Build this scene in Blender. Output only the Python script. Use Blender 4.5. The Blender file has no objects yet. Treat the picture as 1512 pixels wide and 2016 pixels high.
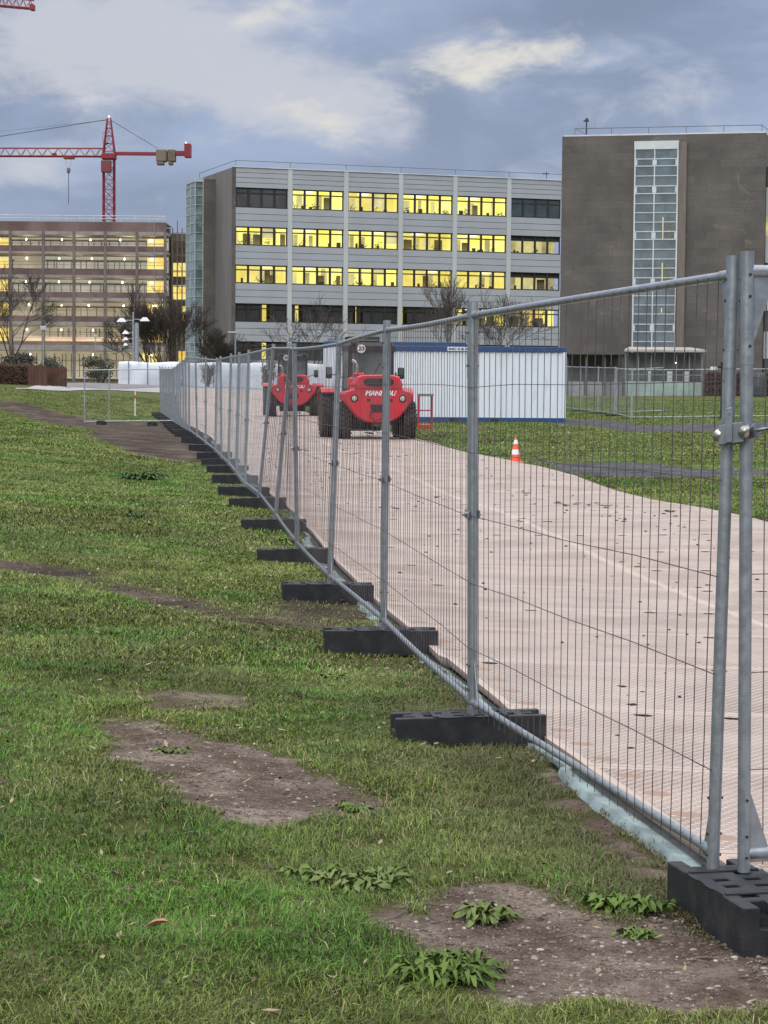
import bpy, math, random
import numpy as np
from mathutils import Vector, Matrix
R = math.radians
SC = bpy.context.scene
COL = SC.collection

# ------------------------------------------------------------------ camera
F_PX = 4280.0; CX = 756.0; CY = 1008.0          # focal length in photo pixels (photo 1512 x 2016)
CAM_Z = 1.72
PITCH = math.atan(253 / F_PX); ROLL = R(0.5)
_F = Vector((0, math.cos(PITCH), -math.sin(PITCH)))
_r0 = Vector((1, 0, 0)); _u0 = Vector((0, math.sin(PITCH), math.cos(PITCH)))
_r = _r0 * math.cos(ROLL) + _u0 * math.sin(ROLL)
_u = _u0 * math.cos(ROLL) - _r0 * math.sin(ROLL)
cam_d = bpy.data.cameras.new('camera'); cam = bpy.data.objects.new('camera', cam_d); COL.objects.link(cam)
cam_d.sensor_fit = 'VERTICAL'; cam_d.sensor_height = 36.0; cam_d.lens = F_PX / 2016 * 36.0
cam_d.clip_start = 0.1; cam_d.clip_end = 6000
m = Matrix((_r, _u, -_F)).transposed().to_4x4(); m.translation = Vector((0, 0, CAM_Z))
cam.matrix_world = m
SC.camera = cam

# ------------------------------------------------------------------ sky, sun, exposure
SC.view_settings.view_transform = 'Standard'; SC.view_settings.look = 'None'
SC.view_settings.exposure = 0.0; SC.view_settings.gamma = 1.0
world = bpy.data.worlds.new('World'); SC.world = world; world.use_nodes = True
wt = world.node_tree; wt.nodes.clear()

class NT:
    """tiny node helper"""
    def __init__(s, tree): s.t = tree
    def n(s, typ, **kw):
        nd = s.t.nodes.new(typ)
        for k, v in kw.items():
            if k.startswith('i_'):
                key = k[2:]
                key = int(key) if key.isdigit() else key.replace('_', ' ')
                s.set(nd.inputs[key], v)
            else: setattr(nd, k, v)
        return nd
    def set(s, inp, v):
        if isinstance(v, bpy.types.NodeSocket): s.t.links.new(v, inp)
        elif isinstance(v, bpy.types.Node): s.t.links.new(v.outputs[0], inp)
        else: inp.default_value = v
    def math(s, op, a, b=0.0, c=None, clamp=False):
        nd = s.t.nodes.new('ShaderNodeMath'); nd.operation = op; nd.use_clamp = clamp
        s.set(nd.inputs[0], a); s.set(nd.inputs[1], b)
        if c is not None: s.set(nd.inputs[2], c)
        return nd.outputs[0]
    def mix(s, f, a, b, mode='MIX'):
        nd = s.t.nodes.new('ShaderNodeMix'); nd.data_type = 'RGBA'; nd.blend_type = mode
        s.set(nd.inputs[0], f)
        for i, v in ((6, a), (7, b)):
            if isinstance(v, (tuple, list)) and len(v) == 3: v = (*v, 1)
            s.set(nd.inputs[i], v)
        return nd.outputs[2]
    def ramp(s, f, lo, hi, a=0.0, b=1.0):
        nd = s.t.nodes.new('ShaderNodeMapRange'); nd.interpolation_type = 'SMOOTHSTEP'
        for i, v in enumerate((f, lo, hi, a, b)): s.set(nd.inputs[i], v)
        return nd.outputs[0]
    def noise(s, vec, scale, detail=4, rough=.55, dist=0.0):
        nd = s.t.nodes.new('ShaderNodeTexNoise')
        s.set(nd.inputs['Vector'], vec); nd.inputs['Scale'].default_value = scale
        nd.inputs['Detail'].default_value = detail; nd.inputs['Roughness'].default_value = rough
        nd.inputs['Distortion'].default_value = dist
        return nd.outputs[0]

w = NT(wt)
wo = w.n('ShaderNodeOutputWorld'); bg = w.n('ShaderNodeBackground')
wt.links.new(bg.outputs[0], wo.inputs[0])
SUN_EL, SUN_AZ = R(9), R(200)
sky = w.n('ShaderNodeTexSky'); sky.sky_type = 'NISHITA'; sky.sun_disc = False
sky.sun_elevation = SUN_EL; sky.sun_rotation = SUN_AZ; sky.dust_density = 1.5; sky.ozone_density = 2.0
tc = w.n('ShaderNodeTexCoord')
sep = w.n('ShaderNodeSeparateXYZ'); wt.links.new(tc.outputs['Generated'], sep.inputs[0])
X, Y, Z = sep.outputs
cv = w.n('ShaderNodeCombineXYZ'); w.set(cv.inputs[0], X); w.set(cv.inputs[1], Y); w.set(cv.inputs[2], w.math('MULTIPLY', Z, 2.3))
cv = cv.outputs[0]
n_big = w.noise(cv, 7.0, 6, .58, .3)
n_med = w.noise(cv, 17.0, 6, .6, .5)
n_fine = w.noise(cv, 45.0, 5, .6, .2)
def gau(x0, z0, sx, sz, tilt=0.0):
    dx = w.math('SUBTRACT', X, x0); dz = w.math('SUBTRACT', w.math('SUBTRACT', Z, z0), w.math('MULTIPLY', dx, tilt))
    a = w.math('POWER', w.math('ABSOLUTE', w.math('DIVIDE', dx, sx)), 2.0); b = w.math('POWER', w.math('ABSOLUTE', w.math('DIVIDE', dz, sz)), 2.0)
    return w.math('EXPONENT', w.math('MULTIPLY', w.math('ADD', a, b), -1.0))
def field(gs, amp_m, amp_f, lo, hi):
    t = 0.0
    for g_, k_ in gs: t = w.math('ADD', t, w.math('MULTIPLY', g_, k_))
    t = w.math('ADD', t, w.math('MULTIPLY', w.math('SUBTRACT', n_med, .5), amp_m))
    t = w.math('ADD', t, w.math('MULTIPLY', w.math('SUBTRACT', n_fine, .5), amp_f))
    return w.ramp(t, lo, hi)
clear = w.mix(1.0, sky.outputs[0], (0.085, 0.085, 0.085), 'MULTIPLY')
skyc = w.mix(w.ramp(n_big, .36, .64), (0.275, 0.335, 0.480), (0.380, 0.455, 0.650))
skyc = w.mix(w.ramp(n_med, .48, .80), skyc, (0.47, 0.535, 0.70))
skyc = w.mix(w.math('MULTIPLY', w.ramp(Z, .095, .03), .60), skyc, (0.390, 0.465, 0.660))
dk = field([(gau(.10, .168, .10, .014, .06), 1.0), (gau(-.02, .098, .09, .010, .05), .5)], 1.0, .4, .25, .95)
skyc = w.mix(w.math('MULTIPLY', dk, .75), skyc, (0.235, 0.285, 0.420))
pale = field([(gau(-.125, .152, .085, .030, .10), 1.15), (gau(-.035, .124, .060, .016, -.25), .85), (gau(-.175, .090, .035, .010, .2), .7), (gau(.125, .128, .05, .020, .15), .45), (gau(.03, .146, .055, .014, .2), .60), (gau(-.06, .135, .07, .03, 0), .3), (gau(.14, .10, .04, .01, .1), .35)], 1.5, .7, .30, 1.05)
skyc = w.mix(w.math('MULTIPLY', pale, .92), skyc, (0.62, 0.635, 0.71))
cream = field([(gau(.045, .145, .040, .0110, .20), 1.20), (gau(-.035, .121, .040, .009, -.25), .80), (gau(-.055, .166, .040, .006, .45), .60), (gau(-.15, .125, .04, .006, .0), .35)], 1.7, 1.5, .35, 1.35)
skyc = w.mix(w.math('MULTIPLY', cream, .95), skyc, (0.84, 0.80, 0.73))
skyc = w.mix(.10, skyc, clear)
# the deck brightens towards the zenith, as overcast skies do
up = w.ramp(Z, .20, .75, 0.0, 1.0)
front = w.mix(up, skyc, (2.15, 2.15, 2.2))
w.set(bg.inputs[0], front); bg.inputs[1].default_value = 1.0
sun_d = bpy.data.lights.new('sun', 'SUN'); sun_d.energy = 0.9; sun_d.angle = R(20); sun_d.color = (1.0, .93, .86)
sun = bpy.data.objects.new('sun', sun_d); COL.objects.link(sun)
sun.rotation_euler = (R(62), 0, R(-20)); sun.location = (0, -20, 60)

# ------------------------------------------------------------------ pixel <-> place
CAMV = Vector((0, 0, CAM_Z))
def ray(px, py): return _F + _r * ((px - CX) / F_PX) - _u * ((py - CY) / F_PX)
def at(px, py, y):                                # the point seen at a photo pixel, y metres ahead
    d = ray(px, py); return CAMV + d * (y / d.y)
def on_plane(px, py, p0, n):
    d = ray(px, py); return CAMV + d * ((p0 - CAMV).dot(n) / d.dot(n))

# ------------------------------------------------------------------ terrain
BASE_H = 0.152
JOINTS = [(1408,1715,0,1449),(930,1405,1,930),(755,1238,2,762),(649,1148,3,668),(585,1080,4,579),(542,1022,5,574),
 (510,980,6,539),(482,958,7,490),(465,935,8,471),(450,916,9,455),(436,903,10,434),(424,890,11,427),(405,875,12,405),
 (388,861,13,385),(373,850,14,372),(366,846,15,365),(361,843,16,360),(356,840,17,354),(352,837,18,350),(348,835,19,347),(344,832,20,343)]
def jy(k): return 7.08 + 3.53 * k
ctrl = []
for (px, py, k, t) in JOINTS:
    p = at(px, py, jy(k)); ctrl.append((p.x, p.y, p.z - BASE_H))
for i, (px, py) in enumerate(((340,828),(334,824),(328,820),(322,816),(316,812))):
    p = at(px, py, 80.5 + 3.0 * (i + 1)); ctrl.append((p.x, p.y, p.z - BASE_H))
for (px, py, y) in ((1400,1003,28.6),(1290,985,31.7),(1180,957,35.5),(1110,930,38.4),(1000,905,44.1),(945,897,47.7),(830,866,57.4),
                    (1512,1027,26.0),(1113,832,75),(850,831,75),(1243,825,87),(1490,812,95),(1512,935,39),(1300,925,41),
                    (535,822,90),(632,822,90),(165,835,80),(60,757,112),(0,757,112),(34,766,100),(130,770,108),(313,774,118),(500,773,126),
                    (232,768,150),(500,768,150),(640,770,150),(700,790,110),(0,790,92),(0,870,45),(0,1000,24.5),(0,1130,18),(0,1400,10.8),(0,1700,7.4),
                    (200,900,45),(300,1000,26),(1100,780,165),(1385,778,163),(1512,778,165),(165,842,70),(300,860,55),(0,830,60),
                    (1300,795,125),(1500,800,110),(130,757,126),(200,759,148),(60,758,122)):
    p = at(px, py, y); ctrl.append((p.x, p.y, p.z - (.05 if py in (1003,985,957,930,905,897,866,1027) else 0)))
for (x, y, z) in ((0,4,0),(3,4,0),(-3,4,0),(0,-30,0),(30,-30,0),(-30,-30,.5),(-25,30,1.2),(-60,60,1.8),(25,20,0),(40,60,.3),(-200,200,1.6),(0,210,1),(60,210,.9),
                  (-40,215,1.1),(-60,300,1.1),(0,320,1.0),(200,300,1.),(-400,400,1.2),(400,400,1.),(0,900,1.),(-900,900,1.),(900,900,1.),(0,2500,1.),(-2500,1500,1),(2500,1500,1),(1500,-500,0),(-1500,-500,0)):
    ctrl.append((x, y, z))
ctrl = np.array(ctrl); _C = 3.0
def _phi(x, y): return np.sqrt((np.asarray(x)[..., None] - ctrl[:, 0])**2 + (np.asarray(y)[..., None] - ctrl[:, 1])**2 + _C * _C)
_A = _phi(ctrl[:, 0], ctrl[:, 1]) - np.eye(len(ctrl)) * .25
_n = len(ctrl); _B = np.zeros((_n + 1, _n + 1)); _B[:_n, :_n] = _A; _B[_n, :_n] = 1; _B[:_n, _n] = 1
_w = np.linalg.solve(_B, np.append(ctrl[:, 2], 0))
def terr(x, y):
    x = np.asarray(x, float); y = np.asarray(y, float)
    sh = x.shape; x = x.ravel(); y = y.ravel(); out = np.empty(len(x))
    for i in range(0, len(x), 40000):
        out[i:i+40000] = _phi(x[i:i+40000], y[i:i+40000]) @ _w[:-1] + _w[-1]
    return out.reshape(sh)
def tz(x, y): return float(terr([x], [y])[0])
def ground(px, py, y0=None):                      # the spot of ground seen at a photo pixel
    d = ray(px, py); t = 3.0; prev = t
    while t < 600:
        p = CAMV + d * t
        if p.z < tz(p.x, p.y): break
        prev = t; t *= 1.02
    lo, hi = prev, t
    for _ in range(18):
        mid = (lo + hi) / 2; p = CAMV + d * mid
        if p.z < tz(p.x, p.y): hi = mid
        else: lo = mid
    return CAMV + d * hi

# ------------------------------------------------------------------ materials
MATS = {}
def mat(name, c, c2=None, scale=4.0, rough=.6, metal=0.0, bump=0.0, bscale=None, spec=.5, emit=None, estr=0.0, stretch=None, lo=.35, hi=.65, detail=5):
    if name in MATS: return MATS[name]
    m = bpy.data.materials.new(name); m.use_nodes = True; MATS[name] = m
    k = NT(m.node_tree); b = m.node_tree.nodes['Principled BSDF']
    b.inputs['Roughness'].default_value = rough; b.inputs['Metallic'].default_value = metal
    b.inputs['Specular IOR Level'].default_value = spec
    tcn = k.n('ShaderNodeTexCoord'); vec = tcn.outputs['Object']
    if stretch:
        mp = k.n('ShaderNodeMapping'); k.set(mp.inputs[0], vec); mp.inputs['Scale'].default_value = stretch; vec = mp.outputs[0]
    if c2 is None: c2 = tuple(v * .82 for v in c)
    f = k.ramp(k.noise(vec, scale, detail), lo, hi)
    k.set(b.inputs['Base Color'], k.mix(f, c, c2))
    k.set(b.inputs['Roughness'], k.ramp(k.noise(vec, scale * 2.3, 3), .3, .7, max(.05, rough - .1), min(1, rough + .1)))
    if bump:
        bn = k.n('ShaderNodeBump'); bn.inputs['Strength'].default_value = bump; bn.inputs['Distance'].default_value = .02
        k.set(bn.inputs['Height'], k.noise(vec, bscale or scale * 6, 5)); k.set(b.inputs['Normal'], bn.outputs[0])
    if emit:
        b.inputs['Emission Color'].default_value = (*emit, 1); b.inputs['Emission Strength'].default_value = estr
    return m

GALV = mat('galvanised_steel', (.31,.345,.375), (.25,.28,.31), 18, .40, .6, .05, 120)
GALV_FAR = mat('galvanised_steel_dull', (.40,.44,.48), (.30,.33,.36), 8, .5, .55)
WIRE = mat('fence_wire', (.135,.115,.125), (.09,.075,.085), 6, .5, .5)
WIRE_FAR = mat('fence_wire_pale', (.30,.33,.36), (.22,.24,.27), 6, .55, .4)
RUBBER = mat('black_recycled_plastic', (.016,.018,.022), (.045,.044,.043), 7, .55, 0, .12, 90, lo=.45, hi=.8, spec=.35)
TYRE = mat('tyre_rubber', (.022,.021,.021), (.05,.043,.038), 7, .85, 0, .4, 40)
RED = mat('red_paint', (.55,.028,.045), (.36,.040,.045), 1.6, .36, 0, lo=.48, hi=.80, detail=8)
BLACKM = mat('black_metal', (.02,.02,.022), (.03,.03,.032), 5, .45)
GLASS = mat('dark_glass', (.05,.075,.075), (.035,.05,.052), 1.2, .08, 0, spec=.8)
CABGLASS = mat('cab_glass', (.12,.17,.16), (.05,.075,.07), 1.5, .08, 0, spec=.8)
CHROME = mat('exhaust_steel', (.6,.6,.58), (.35,.33,.31), 9, .3, .9)
WHITE = mat('white_paint', (.78,.80,.82), (.70,.72,.75), 3, .5)
CONT = mat('container_white', (.70,.76,.83), (.52,.56,.60), 1.6, .5, 0, lo=.50, hi=.9, stretch=(3,3,.5), detail=8)
BLUE = mat('container_blue', (.018,.060,.17), (.022,.072,.20), 3, .45)
CONEO = mat('cone_orange', (.85,.12,.05), (.75,.10,.04), 9, .55)
ORANGE = mat('orange_paint', (.62,.11,.04), (.5,.09,.04), 9, .5)
CRANE = mat('crane_red', (.26,.014,.030), (.20,.012,.024), 1, .5)
CONC = mat('concrete', (.33,.31,.30), (.24,.225,.215), .6, .85, 0, .1)
CONCW = mat('counterweight_concrete', (.20,.16,.13), (.14,.11,.09), .6, .85)
ALU = mat('facade_panel_grey', (.37,.40,.44), (.34,.37,.405), .35, .45, .0)
PILA = mat('facade_pilaster_grey', (.50,.53,.545), (.46,.49,.505), .35, .5)
GROOVE = mat('facade_joint', (.06,.065,.07), None, 1, .8)
FRAME = mat('window_frame_brown', (.022,.017,.014), (.03,.024,.02), 1, .5)
FRAMEW = mat('window_frame_white', (.62,.67,.69), (.54,.59,.61), 1, .45)
BARK = mat('bark', (.055,.045,.038), (.085,.07,.058), 3, .9)
TWIG = mat('twig_brown', (.042,.033,.028), (.060,.046,.038), 1, .9)
TARP = mat('white_tarpaulin', (.66,.70,.76), (.54,.58,.64), .8, .55, 0, .5, 3)
FLEECE = mat('geotextile_fleece', (.25,.32,.325), (.12,.155,.155), 3.0, .95, 0, .2, 9, lo=.4, hi=.65)
LAMPG = mat('lamp_head_glow', (.9,.9,.85), None, 1, .5, emit=(1,.93,.75), estr=9)
WOOD = mat('rust_brown_board', (.095,.045,.028), (.065,.032,.02), 2, .8, stretch=(6,6,.6))
DARK = mat('dark_interior', (.018,.020,.022), (.03,.032,.034), .5, .7)

def stone_mat():
    m = bpy.data.materials.new('brown_stone_cladding'); m.use_nodes = True; k = NT(m.node_tree); b = m.node_tree.nodes['Principled BSDF']
    tcn = k.n('ShaderNodeTexCoord'); sx_ = k.n('ShaderNodeSeparateXYZ'); k.set(sx_.inputs[0], tcn.outputs['Object']); cx_ = k.n('ShaderNodeCombineXYZ'); k.set(cx_.inputs[0], k.math('ADD', sx_.outputs[0], sx_.outputs[1])); k.set(cx_.inputs[1], sx_.outputs[2]); mp = k.n('ShaderNodeMapping'); k.set(mp.inputs[0], cx_.outputs[0])
    br = k.n('ShaderNodeTexBrick'); k.set(br.inputs[0], mp.outputs[0]); br.inputs['Scale'].default_value = 1.0
    br.inputs['Brick Width'].default_value = 1.9; br.inputs['Row Height'].default_value = .62; br.inputs['Mortar Size'].default_value = .018
    br.inputs['Color1'].default_value = (0,0,0,1); br.inputs['Color2'].default_value = (1,1,1,1); br.inputs['Mortar'].default_value = (.35,.35,.35,1)
    br.inputs['Bias'].default_value = -.1
    base = k.mix(k.ramp(k.noise(mp.outputs[0], .28, 6, .6, .4), .35, .68), (.085,.078,.074), (.150,.139,.130))
    base = k.mix(k.math('MULTIPLY', k.math('POWER', br.outputs[0], 2.0), .45), base, (.19,.17,.155))
    base = k.mix(k.math('MULTIPLY', k.ramp(k.noise(mp.outputs[0], .40, 5, .7, 1.2), .58, .68), .45), base, (.26,.235,.21))
    base = k.mix(k.ramp(k.noise(mp.outputs[0], 6, 6, .7), .2, .8), base, k.mix(.6, base, (.07,.06,.055)))
    base = k.mix(k.math('MULTIPLY', br.outputs[1], .45), base, (.08,.07,.063))
    k.set(b.inputs['Base Color'], base); b.inputs['Roughness'].default_value = .75
    return m
STONE = stone_mat()
STONE_PALE = mat('end_wall_stone', (.175,.165,.165), (.135,.128,.128), .35, .8, stretch=(1,1,.25))
def brick_mat():
    m = bpy.data.materials.new('weathered_red_brick'); m.use_nodes = True; k = NT(m.node_tree); b = m.node_tree.nodes['Principled BSDF']
    tcn = k.n('ShaderNodeTexCoord'); v = tcn.outputs['Object']
    c = k.mix(k.ramp(k.noise(v, .25, 6), .35, .65), (.125,.078,.076), (.205,.145,.14))
    c = k.mix(k.math('MULTIPLY', k.ramp(k.noise(v, .9, 4), .58, .72), .6), c, (.10,.065,.06))
    k.set(b.inputs['Base Color'], c); b.inputs['Roughness'].default_value = .9
    return m
BRICK = brick_mat()
def glow_mat(name, ca, cb, strength, scale=.35, dark=(0,0,0), lo=.35, hi=.7):
    m = bpy.data.materials.new(name); m.use_nodes = True; k = NT(m.node_tree); b = m.node_tree.nodes['Principled BSDF']
    tcn = k.n('ShaderNodeTexCoord'); v = tcn.outputs['Object']
    n = k.ramp(k.noise(v, scale, 4, .6), lo, hi)
    b.inputs['Base Color'].default_value = (.2,.2,.15,1); b.inputs['Roughness'].default_value = .4
    k.set(b.inputs['Emission Color'], k.mix(n, ca, cb)); b.inputs['Emission Strength'].default_value = strength
    return m
LIT = glow_mat('lit_office', (1.0,.86,.14), (1.0,.90,.34), 1.02, .6)
LITB = glow_mat('lit_office_dim', (.86,.70,.12), (1.0,.86,.25), .85, 1.1)
LITPALE = glow_mat('lit_partition', (.62,.56,.28), (.90,.80,.30), .8, .9)
LITHOT = glow_mat('ceiling_light', (1,.97,.72), (1,.93,.6), 1.6, .9)
LITORANGE = glow_mat('lit_orange', (1.0,.55,.06), (1.0,.78,.2), .85, .9)
LITDIM = glow_mat('lit_dim', (.32,.28,.14), (.72,.60,.22), .75, .8)
LITSITE = glow_mat('site_backwall_painted_glow', (.31,.30,.265), (.46,.445,.40), .80, .25)  # lamp light on the back wall, painted in as emission
GLOWSITEW = glow_mat('site_warm_painted_glow', (.35,.30,.21), (.50,.43,.31), .70, .3)  # same painted lamp glow, for the lower walls and the sheets
LITYEL = glow_mat('lit_site_room', (1.0,.84,.26), (1.0,.66,.12), .95, .4)
LITPINK = glow_mat('lit_ground_strip', (1.0,.55,.36), (1.0,.8,.5), .8, .4)
AVI = mat('aviation_light', (1,.2,.2), None, 1, .5, emit=(1,.25,.3), estr=6)

# ------------------------------------------------------------------ mesh builder
class MB:
    def __init__(s): s.v = []; s.f = []; s.m = []; s.mi = 0
    def add(s, vs, fs):
        o = len(s.v); s.v.extend([tuple(p) for p in vs]); s.f.extend([tuple(i + o for i in f) for f in fs]); s.m.extend([s.mi] * len(fs)); return s
    def box(s, x0, x1, y0, y1, z0, z1, M=None):
        vs = [Vector((x, y, z)) for z in (z0, z1) for x, y in ((x0,y0),(x1,y0),(x1,y1),(x0,y1))]
        if M: vs = [M @ p for p in vs]
        return s.add(vs, [(3,2,1,0),(4,5,6,7),(0,1,5,4),(1,2,6,5),(2,3,7,6),(3,0,4,7)])
    def bbox(s, x0, x1, y0, y1, z0, z1, b, M=None):      # box with bevelled vertical edges and top edges
        pts = [(x0+b,y0),(x1-b,y0),(x1,y0+b),(x1,y1-b),(x1-b,y1),(x0+b,y1),(x0,y1-b),(x0,y0+b)]
        cx, cy = (x0+x1)/2, (y0+y1)/2
        def ins(p): return (p[0] + (b if p[0] < cx else -b), p[1] + (b if p[1] < cy else -b))
        rings = [[(*ins(p), z0) for p in pts], [(*p, z0+b) for p in pts], [(*p, z1-b) for p in pts], [(*ins(p), z1) for p in pts]]
        vs = [Vector(p) for r_ in rings for p in r_]
        if M: vs = [M @ p for p in vs]
        fs = [tuple(range(7,-1,-1)), tuple(range(24,32))]
        for k in range(3):
            for i in range(8): j = (i+1) % 8; fs.append((k*8+i, k*8+j, k*8+8+j, k*8+8+i))
        return s.add(vs, fs)
    def tube(s, p, q, r, r2=None, n=8, cap=True):
        p = Vector(p); q = Vector(q); d = q - p
        if d.length < 1e-6: return s
        r2 = r if r2 is None else r2
        a = d.orthogonal().normalized(); b = d.normalized().cross(a)
        vs = []
        for c, rr in ((p, r), (q, r2)):
            for i in range(n):
                t = 2*math.pi*i/n; vs.append(c + a*math.cos(t)*rr + b*math.sin(t)*rr)
        fs = [(i, (i+1)%n, n+(i+1)%n, n+i) for i in range(n)]
        if cap: fs += [tuple(range(n-1,-1,-1)), tuple(range(n, 2*n))]
        return s.add(vs, fs)
    def path(s, pts, r, n=6, cap=True):
        pts = [Vector(p) for p in pts]; rs = r if isinstance(r, (list, tuple)) else [r]*len(pts)
        vs = []; a = (pts[1]-pts[0]).orthogonal().normalized()
        for i, p in enumerate(pts):
            d = (pts[min(i+1, len(pts)-1)] - pts[max(i-1, 0)]).normalized()
            a = (a - d*a.dot(d)).normalized(); b = d.cross(a)
            for j in range(n):
                t = 2*math.pi*j/n; vs.append(p + a*math.cos(t)*rs[i] + b*math.sin(t)*rs[i])
        fs = []
        for i in range(len(pts)-1):
            for j in range(n): k = (j+1)%n; fs.append((i*n+j, i*n+k, (i+1)*n+k, (i+1)*n+j))
        if cap: fs += [tuple(range(n-1,-1,-1)), tuple((len(pts)-1)*n+j for j in range(n))]
        return s.add(vs, fs)
    def lathe(s, prof, M=None, n=24):                    # prof: (radius, height) about local z
        vs = []
        for (r, z) in prof:
            for i in range(n):
                t = 2*math.pi*i/n; vs.append(Vector((r*math.cos(t), r*math.sin(t), z)))
        if M: vs = [M @ p for p in vs]
        fs = []
        for k in range(len(prof)-1):
            for i in range(n): j = (i+1)%n; fs.append((k*n+i, k*n+j, (k+1)*n+j, (k+1)*n+i))
        fs += [tuple(range(n-1,-1,-1)), tuple((len(prof)-1)*n+i for i in range(n))]
        return s.add(vs, fs)
    def prism(s, poly, d0, d1, M=None, axis='y'):        # poly (a,b) extruded along an axis
        def mk(a, b, d):
            return Vector((a, d, b)) if axis == 'y' else (Vector((d, a, b)) if axis == 'x' else Vector((a, b, d)))
        vs = [mk(a, b, d0) for a, b in poly] + [mk(a, b, d1) for a, b in poly]
        if M: vs = [M @ p for p in vs]
        n = len(poly)
        fs = [tuple(range(n-1,-1,-1)), tuple(range(n, 2*n))] + [(i, (i+1)%n, n+(i+1)%n, n+i) for i in range(n)]
        return s.add(vs, fs)
    def loft(s, rings, M=None):                          # closed rings with equal counts
        vs = [Vector(p) for r_ in rings for p in r_]
        if M: vs = [M @ p for p in vs]
        n = len(rings[0]); fs = []
        for k in range(len(rings)-1):
            for i in range(n): j = (i+1)%n; fs.append((k*n+i, k*n+j, (k+1)*n+j, (k+1)*n+i))
        fs += [tuple(range(n-1,-1,-1)), tuple((len(rings)-1)*n+i for i in range(n))]
        return s.add(vs, fs)
    def build(s, name, mats, parent=None, org=None, smooth=True, angle=35):
        if org is None: org = parent['_org'] if parent is not None and '_org' in parent else (0, 0, 0)
        ox, oy, oz = org
        me = bpy.data.meshes.new(name)
        me.from_pydata([(x-ox, y-oy, z-oz) for x, y, z in s.v], [], s.f)
        for mm in (mats if isinstance(mats, (list, tuple)) else [mats]): me.materials.append(mm)
        if any(s.m): me.polygons.foreach_set('material_index', s.m)
        import bmesh
        bm = bmesh.new(); bm.from_mesh(me); bmesh.ops.recalc_face_normals(bm, faces=bm.faces); bm.to_mesh(me); bm.free()
        if smooth:
            me.polygons.foreach_set('use_smooth', [True]*len(me.polygons)); me.set_sharp_from_angle(angle=R(angle))
        me.update()
        o = bpy.data.objects.new(name, me); COL.objects.link(o)
        if parent is not None: o.parent = parent
        else: o.location = org
        o['_org'] = tuple(org)
        return o

def tag(o, label, cat, group=None, kind=None):
    if label: o['label'] = label
    if cat: o['category'] = cat
    if group: o['group'] = group
    if kind: o['kind'] = kind
    return o
def thing(name, loc, label, cat, group=None, rz=0.0):
    o = bpy.data.objects.new(name, None); COL.objects.link(o); o.empty_display_size = .2
    o.location = loc; o.rotation_euler.z = rz
    if rz: o['_org'] = (0, 0, 0)
    else: o['_org'] = tuple(loc)
    return tag(o, label, cat, group)
def copy_tree(o, parent=None):
    c = o.copy(); COL.objects.link(c)
    if parent is not None: c.parent = parent
    for ch in o.children: copy_tree(ch, c)
    return c

# ------------------------------------------------------------------ soil / gravel patches on the lawn
rng = np.random.default_rng(7)
def gpoly(pts): return np.array([tuple(ground(a, b))[:2] for a, b in pts])
SOIL = [
 (gpoly([(205,1442),(245,1420),(330,1428),(420,1452),(520,1478),(570,1502),(640,1532),(730,1562),(775,1588),(700,1600),(600,1612),(540,1630),(470,1622),(400,1590),(370,1560),(300,1512),(235,1482)]), 1.0, .17),
 (gpoly([(760,1802),(850,1760),(950,1742),(1060,1752),(1130,1785),(1230,1815),(1300,1800),(1440,1850),(1560,1860),(1600,1965),(1300,1988),(1200,1965),(1040,1968),(1000,1925),(940,1868),(830,1845)]), 1.0, .17),
 (gpoly([(0,784),(100,806),(165,824),(345,834),(372,852),(400,882),(425,905),(400,912),(330,905),(270,890),(200,868),(130,838),(40,815),(0,802)]), .95, .5),
 (gpoly([(-60,1098),(60,1106),(180,1128),(300,1155),(430,1192),(480,1215),(400,1212),(300,1188),(150,1145),(0,1120)]), .62, .30),
 (gpoly([(540,1180),(660,1185),(750,1192),(770,1228),(640,1242),(540,1236),(430,1225)]), .5, .25),
 (gpoly([(1085,1492),(1140,1545),(1220,1625),(1305,1700),(1305,1745),(1200,1672),(1110,1585),(1050,1520)]), .62, .10),
 (gpoly([(290,1362),(400,1352),(490,1372),(470,1392),(330,1392)]), .5, .12),
 (gpoly([(560,1290),(650,1290),(870,1310),(860,1340),(700,1330)]), .22, .12),
]
GRAV = [
 (gpoly([(1035,908),(1120,911),(1240,910),(1360,922),(1540,926),(1540,940),(1330,938),(1200,938),(1120,928)]), 1.0, .5),
 (gpoly([(1080,823),(1160,826),(1270,838),(1540,828),(1540,843),(1400,848),(1250,850),(1120,838),(1080,838)]), 1.0, 1.0),
]
def sdf(poly, x, y):
    n = len(poly); d = np.full(x.shape, 1e9); ins = np.zeros(x.shape, bool)
    for i in range(n):
        ax, ay = poly[i]; bx, by = poly[(i+1) % n]
        ex, ey = bx-ax, by-ay; wx, wy = x-ax, y-ay
        t = np.clip((wx*ex+wy*ey)/(ex*ex+ey*ey+1e-12), 0, 1)
        d = np.minimum(d, np.hypot(wx-ex*t, wy-ey*t))
        c = ((ay > y) != (by > y)) & (x < (bx-ax)*(y-ay)/((by-ay)+1e-12)+ax)
        ins ^= c
    return np.where(ins, -d, d)
_hs = rng.random((256, 256))
def vnoise(x, y, s):
    x = np.asarray(x)*s; y = np.asarray(y)*s
    xi = np.floor(x).astype(int); yi = np.floor(y).astype(int); fx = x-xi; fy = y-yi
    fx = fx*fx*(3-2*fx); fy = fy*fy*(3-2*fy)
    g = lambda a, b: _hs[a % 256, b % 256]
    return (g(xi,yi)*(1-fx)+g(xi+1,yi)*fx)*(1-fy)+(g(xi,yi+1)*(1-fx)+g(xi+1,yi+1)*fx)*fy
def fbm(x, y, s, o=4):
    t = 0; a = .5; n = 0
    for i in range(o): t = t + a*vnoise(np.asarray(x)+i*17.3, np.asarray(y)+i*9.1, s*2**i); n += a; a *= .55
    return t/n
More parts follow.
